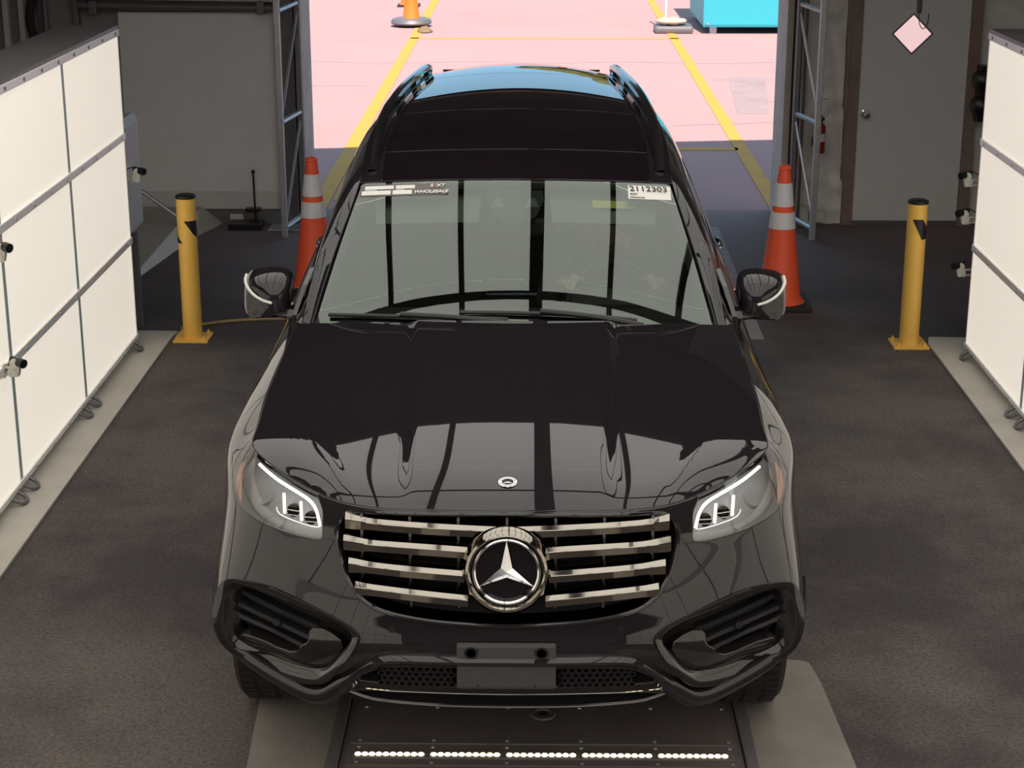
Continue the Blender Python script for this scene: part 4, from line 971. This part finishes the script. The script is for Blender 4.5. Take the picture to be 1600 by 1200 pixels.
# ---- wing mirrors
for s in (1, -1):
    yy = np.linspace(0, 1, 9); V = []; n = 36; mb = MB()
    def mring(k):
        w = yy[k]; f = .62 + .38 * (1 - (1 - w) ** 2.4) ** .6; y = 1.845 + .14 * w ** 1.35
        out = []
        for i in range(n):
            t = 2 * pi * i / n; c_, s_ = cos(t), sin(t); e = .52
            a = np.sign(c_) * abs(c_) ** e; b = np.sign(s_) * abs(s_) ** e
            ax = a * .097 * f; bz = b * .080 * f
            bz *= 1 - .16 * max(a, 0) if b > 0 else 1 + .0 * a
            bz += -.012 * (1 - f) - .034 * (1 - w) ** 1.3 - .010 * max(a, 0) * (b < 0) 
            out.append((s * (.975 + ax - .006 * b * (a > 0)), y - .03 * a * (1 - w) * 0 + .03 * max(a, 0) ** 2 * (1 - w * .4), 1.212 + bz))
        return out
    R0 = mring(0); c0 = np.mean(R0, 0); mb.sweep(range(9), mring, caps=False); mb.f.append(tuple(range(8 * n, 9 * n)))
    k_ = len(mb.v); mb.v += [tuple(c0 + (np.array(p) - c0) * f + (0, -.012 * (1 - f * f), 0)) for f in (.75, .5, .25) for p in R0] + [tuple(c0 + (0, -.012, 0))]
    prev = list(range(n))
    for q3 in range(3):
        cur = [k_ + q3 * n + i for i in range(n)]; mb.f += [(prev[i], prev[(i + 1) % n], cur[(i + 1) % n], cur[i]) for i in range(n)]; prev = cur
    mb.f += [(prev[i], prev[(i + 1) % n], k_ + 3 * n) for i in range(n)]
    hs = mb.build('mirror_housing', paint, CAR, True)
    MB().box((s * .900, 1.980, 1.150), (s * 1.045, 1.988, 1.265), .02).build('mirror_glass', silver, hs)
    P = smoothpoly([(s * .945, 1.832, 1.182), (s * .99, 1.838, 1.194), (s * 1.034, 1.860, 1.220), (s * 1.060, 1.895, 1.255), (s * 1.056, 1.93, 1.276)], 2, False)
    MB().tube(P, np.concatenate([[.002], np.full(len(P) - 2, .0058), [.003]]), 8).build('mirror_indicator', mat('mirror_lamp', (.75, .74, .68), .25) if s == 1 else MATS['mirror_lamp'], hs, True)
    ar = MB(); ar.sweep(range(7), lambda i: [(s * (.865 + .13 * i / 6), 1.88 + dy * (1 - .3 * i / 6), 1.128 + .012 * i / 6 + dz * (1 - .45 * i / 6)) for dy, dz in ((-.05, 0), (-.02, .022), (.05, .022), (.07, 0), (.05, -.022), (-.02, -.022))]); ar.build('mirror_arm', paint, hs, True)
    MB().prism([(s * .842, 1.76, 1.155), (s * .845, 1.96, 1.16), (s * .80, 2.02, 1.28), (s * .815, 1.90, 1.24)], (s * .018, 0, 0)).build('mirror_sail', gloss, hs)
for s in (1, -1):
    for y in (2.50, 3.55):
        MB().tube(smoothpoly([(s * .945, y, 1.0), (s * .985, y + .03, 1.005), (s * .985, y + .19, 1.01), (s * .945, y + .22, 1.01)], 2, False), .012, 8).build('door_handle', chrome, CAR, True)

# ---- wheels
for s in (1, -1):
    for yc in (.92, 4.055):
        c = (0, yc, .378); wl = MB(); wl.lathe((s * .80, yc, .378), [(.265, -.13), (.36, -.135), (.375, -.12), (.378, -.06), (.378, .06), (.375, .115), (.36, .133), (.29, .140), (.265, .13)], 48, 'x')
        ty = wl.build('tyre', tyre_m, CAR, True)
        mk = MB(); mk.lathe((s * .80, yc, .378), [(.268, -.12), (.262, 0), (.268, .12), (.255, .128), (.25, .02), (.25, -.10)], 40, 'x')
        for k in range(10):
            t = 2 * pi * k / 10; d = np.array((0, cos(t), sin(t))); e_ = np.array((0, -sin(t), cos(t))); o_ = np.array((s * .905, yc, .378))
            mk.prism([o_ + d * .05 + e_ * .03, o_ + d * .262 + e_ * .018, o_ + d * .262 - e_ * .018, o_ + d * .05 - e_ * .03], (-s * .03, 0, 0))
        mk.lathe((s * .885, yc, .378), [(.075, -.02), (.075, .02), (.06, .03), (.001, .032)] if s > 0 else [(.075, .02), (.075, -.02), (.06, -.03), (.001, -.032)], 24, 'x')
        mk.build('wheel_rim', rim_m, ty)
        tr = MB()
        for k in range(60):
            t = 2 * pi * k / 60; d = np.array((0, cos(t), sin(t))); e_ = np.array((0, -sin(t), cos(t)))
            for xo in (-.09, -.03, .03, .09):
                o_ = np.array((s * .80 + xo - .022, yc, .378)) + d * .3775; tr.prism([o_ + e_ * .010, o_ + e_ * .010 + d * .005, o_ - e_ * .010 + d * .005, o_ - e_ * .010], (.044, 0, 0))
        o = tr.build('tread_block', tyre_m, ty); o['kind'] = 'stuff'
MB().box((-.62, .30, .27), (.62, 5.0, .33)).build('underbody', hollow, CAR); MB().box((-.90, 1.42, .30), (.90, 3.55, .36)).build('underbody', hollow, CAR)
MB().box((-.57, .16, .365), (.57, .42, .40)).build('bumper_underside', hollow, CAR)

# ---- cabin
MB().box((-.84, 1.50, .36), (.84, 4.9, .42)).build('cabin_floor', hollow, CAR)
MB().sweep(range(13), lambda i: [(.80 * (-1 + i / 6), y + .10 * (-1 + i / 6) ** 2, z) for y, z in ((1.56, 1.12), (1.75, 1.135), (2.0, 1.115), (2.12, 1.06), (2.14, .80), (1.6, .7))]).build('dashboard', dash_m, CAR, True)
MB().box((.22, 2.02, 1.10), (.58, 2.16, 1.165), .03).build('instrument_hood', dash_m, CAR)
MB().box((-.13, 1.9, .70), (.13, 3.0, .86), .03).build('centre_console', dash_m, CAR)
swc = np.array([.40, 2.20, 1.085]); stl = radians(24); SU = np.array([0, sin(stl), cos(stl)]); SNn = np.array([0, cos(stl), -sin(stl)])
ang = np.linspace(0, 2 * pi, 40, endpoint=False)
sw = MB().tube([swc + np.array([cos(t), 0, 0]) * .182 + SU * .182 * sin(t) for t in ang], .015, 10, True).build('steering_wheel', leather, CAR, True)
mk = MB().cyl(swc - SNn * .03, swc + SNn * .02, .062, .05); 
for t in (0, pi, -pi / 2): mk.tube([swc, swc + np.array([cos(t), 0, 0]) * .18 + SU * .18 * sin(t)], .014, 8)
mk.build('steering_hub', dash_m, sw, True)
def seat(x, y):
    MB().box((x - .25, y - .15, .62), (x + .25, y + .40, .78), .05).build('seat_cushion', leather, CAR, True)
    bk = MB().box((x - .25, y + .32, .74), (x + .25, y + .46, 1.28), .06, Matrix.Rotation(radians(-16), 3, 'X'), (x, y + .38, .74)).build('seat_back', leather, CAR, True)
    MB().box((x - .13, y + .50, 1.28), (x + .13, y + .60, 1.47), .045).build('headrest', leather, bk, True)
seat(.39, 2.42); seat(-.39, 2.42); seat(-.45, 3.45); seat(.45, 3.45)
# mirror and sensor housing at the top of the windscreen
def wsin(x, w, d): return wsp(x, w, -d)
mk = MB(); H_ = [(-.105, .985), (.105, .985), (.115, .86), (.085, .74), (.03, .68), (-.03, .68), (-.085, .74), (-.115, .86)]
o1 = [wsin(x, w, .012) for x, w in H_]; o2 = [wsin(x * .8, w, .055) for x, w in H_]; n = len(H_)
mk.add(o1 + o2, [tuple(range(n)), tuple(range(n, 2 * n))[::-1]] + [(i, (i + 1) % n, n + (i + 1) % n, n + i) for i in range(n)]); sh_ = mk.build('sensor_housing', dash_m, CAR)
for s in (1, -1):
    mk = MB(); T_ = [(s * .068 - .028, .80), (s * .068 + .028, .80), (s * .068 + .012, .865), (s * .068 - .012, .865)]; mk.add([wsin(x, w, .010) for x, w in T_], [(0, 1, 2, 3)]); mk.build('sensor_window', visor_m, sh_)
MB().box((-.12, 2.07, 1.40), (.12, 2.10, 1.47), .02).build('rear_view_mirror', dash_m, CAR)
for s in (1, -1):
    v_ = MB(); c = [wsin(s * x, w, d) for x, w, d in ((.14, .955, .05), (.58, .955, .05), (.57, .775, .07), (.15, .775, .07))]; v_.prism(c, (0, .015, -.012)); vo = v_.build('sun_visor', visor_m, CAR)
    if s > 0:
        q_ = [wsin(x, w, d - .007) for x, w, d in ((.31, .915, .054), (.50, .915, .054), (.495, .865, .059), (.315, .865, .059))]; mesh('visor_label', q_, [(0, 1, 2, 3)], visoryel, vo)

# ---- windscreen stickers with their print
def wframe(x, w):
    p = wsp(x, w, .0016); ax = wsp(x + .02, w, .0016) - wsp(x - .02, w, .0016); ax /= np.linalg.norm(ax); up_ = wsp(x, min(w + .03, 1), .0016) - wsp(x, w - .03, .0016); up_ -= ax * up_.dot(ax); up_ /= np.linalg.norm(up_); return p, ax, up_
def wquad(name, x0, x1, w0, w1, m, par, off, k=8):
    V = []; 
    for i in range(k + 1):
        x = x0 + (x1 - x0) * i / k; V += [wsp(x, w0, off), wsp(x, w1, off)]
    return mesh(name, V, [(2 * i, 2 * i + 2, 2 * i + 3, 2 * i + 1) for i in range(k)], m, par)
bn_ = wquad('banner_sticker', -.632, -.285, .882, .972, bannerdk, CAR, .001, 12)
for x0, x1, w0, w1 in ((-.612, -.492, .935, .962), (-.484, -.405, .935, .962), (-.624, -.503, .892, .924), (-.495, -.416, .892, .924)): wquad('banner_box', x0, x1, w0, w1, paper, bn_, .002, 4)
for x0, x1 in ((-.612, -.562), (-.484, -.448)): wquad('banner_line', x0, x1, .926, .931, paper, bn_, .002, 2)
p, ax, up_ = wframe(-.408, .894); text('WHOLESALE', .0245, 'banner_word', paper, bn_, p + np.cross(ax, up_) * .0030, ax, up_, bold=True, shear=.15)
p, ax, up_ = wframe(-.342, .940); text('S', .0265, 'banner_logo', paper, bn_, p + np.cross(ax, up_) * .0030, ax, up_, bold=True)
text('i', .0265, 'banner_logo', orangeink, bn_, p + ax * .0185 + np.cross(ax, up_) * .0030, ax, up_, bold=True); text('XT', .0265, 'banner_logo', paper, bn_, p + ax * .025 + np.cross(ax, up_) * .0030, ax, up_, bold=True)
lb = wquad('number_sticker', .452, .628, .862, .968, paper, CAR, .001, 6)
p, ax, up_ = wframe(.458, .921); text('2112303', .0455, 'number_print', ink, lb, p + np.cross(ax, up_) * .0026, ax, up_)
p, ax, up_ = wframe(.46, .890); text('SIXT', .016, 'sticker_print', ink, lb, p + np.cross(ax, up_) * .0026, ax, up_)
bars = MB(); x = .46
for k in range(26):
    w_ = .0009 + .0012 * ((k * 7) % 3 == 0); bars.add([wsp(x, .868, .0028), wsp(x + w_, .868, .0028), wsp(x + w_, .878, .0028), wsp(x, .878, .0028)], [(0, 1, 2, 3)]); x += w_ + .001
o = bars.build('barcode', ink, lb, fix=False); o['kind'] = 'stuff'
# ------------------------------------------------------------------ the driver
def skin_body(J, B, root):
    """joints {name: (pos, radius)}, bones -> evaluated vertex/face lists"""
    names = list(J); me = bpy.data.meshes.new('tmp'); me.from_pydata([J[n][0] for n in names], [(names.index(a), names.index(b)) for a, b in B], [])
    o = bpy.data.objects.new('tmp', me); COL.objects.link(o); o.modifiers.new('s', 'SKIN').use_smooth_shade = True
    for i, n in enumerate(names):
        r = J[n][1]; v = me.skin_vertices[0].data[i]; v.radius = (r, r) if np.isscalar(r) else r; v.use_root = n == root
    o.modifiers.new('d', 'SUBSURF').levels = 2
    e = o.evaluated_get(bpy.context.evaluated_depsgraph_get()); m2 = bpy.data.meshes.new_from_object(e)
    V = np.array([v.co[:] for v in m2.vertices]); F = [tuple(p.vertices) for p in m2.polygons]; bpy.data.objects.remove(o); return V, F
HD = np.array([.365, 2.60, 1.338])          # centre of the head; faces -y, turned a little to its right
def head():
    b = bmesh.new(); bmesh.ops.create_uvsphere(b, u_segments=40, v_segments=28, radius=1); V = []
    for v in b.verts:
        x, y, z = v.co; f = max(0, -y)
        px = x * .076 * (1 - .22 * max(0, -z) ** 1.5); py = y * .098; pz = z * .118
        py -= f ** 6 * .004
        nz = np.exp(-((x / .17) ** 2)); py -= .026 * nz * np.exp(-((z + .12) / .17) ** 2) * (y < 0); py -= .012 * nz * np.exp(-((z - .08) / .16) ** 2) * (y < 0)
        for e in (-1, 1): py += .012 * np.exp(-(((x - e * .38) / .17) ** 2 + ((z - .06) / .11) ** 2)) * (y < 0)
        py -= .008 * np.exp(-((z - .26) / .10) ** 2) * np.exp(-(x / .6) ** 2) * (y < 0)
        py -= .009 * np.exp(-((z + .46) / .07) ** 2) * np.exp(-(x / .30) ** 2) * (y < 0); py += .006 * np.exp(-((z + .52) / .03) ** 2) * np.exp(-(x / .28) ** 2) * (y < 0)
        py -= .014 * np.exp(-((z + .86) / .2) ** 2) * np.exp(-(x / .4) ** 2) * (y < 0)
        V.append((px, py, pz))
    F = [[v.index for v in f.verts] for f in b.faces]; b.free(); return np.array(V), F
DR = thing('person', 'driver in a green-grey jacket behind the windscreen, both hands on the steering wheel', 'person', (.39, 2.7, .78))
rot = lambda a: np.array([[cos(a), -sin(a), 0], [sin(a), cos(a), 0], [0, 0, 1]]); RT = rot(radians(-8))
hv, hf = head(); hv = hv @ RT.T + HD
def hp(x, y, z): return RT @ np.array([x, y, z]) + HD
th = {s: radians(90 - s * 62) for s in (1, -1)}
def rim(t): return swc + np.array([cos(t), 0, 0]) * .182 + SU * .182 * sin(t)
J = {'pelvis': ((.39, 2.72, .86), (.15, .12)), 'belly': ((.39, 2.76, 1.0), (.145, .12)), 'chest': ((.39, 2.76, 1.13), (.15, .115)), 'collar': ((.385, 2.74, 1.20), (.10, .075)), 'neck': ((.378, 2.69, 1.25), .055), 'skull': ((.37, 2.64, 1.31), .058)}
B = [('pelvis', 'belly'), ('belly', 'chest'), ('chest', 'collar'), ('collar', 'neck'), ('neck', 'skull')]
for s in (1, -1):
    w = rim(th[s]); n = 'R' if s > 0 else 'L'
    J['sh' + n] = ((.39 + s * .19, 2.74, 1.165), .062); J['el' + n] = ((.40 + s * .27, 2.56, .99), .046); J['wr' + n] = (tuple(w + np.array([s * .045, .075, -.015])), .030); J['pa' + n] = (tuple(w + np.array([s * .022, .03, .008])), (.036, .018))
    J['hi' + n] = ((.39 + s * .10, 2.66, .84), .088); J['kn' + n] = ((.39 + s * .14, 2.26, .86), .062); J['an' + n] = ((.39 + s * .12, 2.02, .52), .044); J['to' + n] = ((.39 + s * .12, 1.90, .47), .036)
    B += [('collar', 'sh' + n), ('sh' + n, 'el' + n), ('el' + n, 'wr' + n), ('wr' + n, 'pa' + n), ('pelvis', 'hi' + n), ('hi' + n, 'kn' + n), ('kn' + n, 'an' + n), ('an' + n, 'to' + n)]
bv_, bf_ = skin_body(J, B, 'pelvis')
V = [tuple(p) for p in bv_]; F = list(bf_); k0 = len(V); V += [tuple(p) for p in hv]; F += [tuple(i + k0 for i in f) for f in hf]
def addp(P2, F2):
    k = len(V); V.extend(tuple(p) for p in P2); F.extend(tuple(i + k for i in f) for f in F2)
for s in (1, -1):                            # fingers curl round the rim, thumb on the near side
    t0 = th[s]; hand = rim(t0) + np.array([s * .022, .03, .008])
    for q in range(4):
        t = t0 - s * (q - 1.5) * .10; r0 = rim(t); od = (r0 - swc) / np.linalg.norm(r0 - swc); L = (.9, 1.05, 1, .85)[q]
        pts = [hand + (r0 - rim(t0)) * .8, r0 + od * .020 + SNn * .022 * L, r0 + od * .025 - SNn * .004, r0 + od * .010 - SNn * .025, r0 - od * .012 - SNn * .024 * L]
        m_ = MB().tube(smoothpoly(pts, 2, False), .0088, 8); addp(m_.v, m_.f)
    r0 = rim(t0 + s * .20); od = (r0 - swc) / np.linalg.norm(r0 - swc)
    m_ = MB().tube(smoothpoly([hand + np.array([-s * .01, .01, .01]), r0 - od * .02 + SNn * .028, r0 - od * .022 + SNn * .006, r0 - od * .014 - SNn * .012], 2, False), .0098, 8); addp(m_.v, m_.f)
for s in (1, -1):
    b = bmesh.new(); bmesh.ops.create_uvsphere(b, u_segments=14, v_segments=10, radius=1)
    addp([hp(s * (.074 + v.co.x * .010), .012 + v.co.y * .018 + .006 * v.co.z, -.004 + v.co.z * .032) for v in b.verts], [[v.index for v in f.verts] for f in b.faces]); b.free()
tmp = bpy.data.meshes.new('tmp'); tmp.from_pydata(V, [], F); to = bpy.data.objects.new('tmp', tmp); COL.objects.link(to)
rm = to.modifiers.new('r', 'REMESH'); rm.mode = 'VOXEL'; rm.voxel_size = .0048; sm_ = to.modifiers.new('s', 'SMOOTH'); sm_.iterations = 3; sm_.factor = .5
m2 = bpy.data.meshes.new_from_object(to.evaluated_get(bpy.context.evaluated_depsgraph_get())); bpy.data.objects.remove(to)
body = mesh('body', [v.co[:] for v in m2.vertices], [tuple(p.vertices) for p in m2.polygons], skin_m, DR, True)
Jj = {k: (p, tuple(np.atleast_1d(r) * 1.0 + .012)[0] if np.isscalar(r) else (r[0] + .012, r[1] + .012)) for k, (p, r) in J.items() if k[:2] in ('be', 'ch', 'co', 'sh', 'el', 'wr')}
Jj['pelvis'] = (J['pelvis'][0], (.165, .135)); Jj['collar'] = (J['collar'][0], (.105, .082))
for n in 'RL':
    a, b2 = np.array(J['el' + n][0]), np.array(J['wr' + n][0]); Jj['wr' + n] = (tuple(a + (b2 - a) * .86), .041)
jv, jf = skin_body(Jj, [b for b in B if b[0] in Jj and b[1] in Jj], 'pelvis'); mesh('jacket', jv, jf, jacket_m, DR, True, label='green-grey jacket')
Jt = {k: (p, r + .012 if np.isscalar(r) else (r[0] + .012, r[1] + .012)) for k, (p, r) in J.items() if k[:2] in ('pe', 'hi', 'kn', 'an')}
tv_, tf_ = skin_body(Jt, [b for b in B if b[0] in Jt and b[1] in Jt], 'pelvis'); mesh('trousers', tv_, tf_, leather, DR, True)
hh = []; hfx = []
for i, p in enumerate(head()[0]): hh.append(p * (1.05, 1.05, 1.05) + (0, .004, .004))
hh = np.array(hh); keep = lambda f: all((hh[i][2] > .055 and hh[i][1] > -.085 + .6 * max(0, .09 - hh[i][2])) or (hh[i][1] > .015 and hh[i][2] > -.06) for i in f)
hfx = [f for f in hf if keep(f)]; used = sorted({i for f in hfx for i in f}); mp = {i: k for k, i in enumerate(used)}
mesh('hair', [RT @ hh[i] + HD for i in used], [tuple(mp[i] for i in f) for f in hfx], hair_m, DR, True)
for s in (1, -1):
    c = hp(s * .029, -.083, .008); b = bmesh.new(); bmesh.ops.create_uvsphere(b, u_segments=14, v_segments=10, radius=.0115)
    ey = mesh('eye', [np.array(v.co[:]) + c for v in b.verts], [[v.index for v in f.verts] for f in b.faces], paper, DR, True); b.free()
    MB().lathe(c + RT @ np.array([0, -.0095, 0]), [(.0048, 0), (.003, -.0022), (.001, -.0025)], 12, 'y').build('iris', ink, ey, True)
MB().tube([hp(x, -.089 - .004 * cos(x * 60) + abs(x) * .25, -.062) for x in np.linspace(-.024, .024, 9)], .0032, 6).build('mouth', mat('lips', (.36, .14, .11), .5), DR, True)
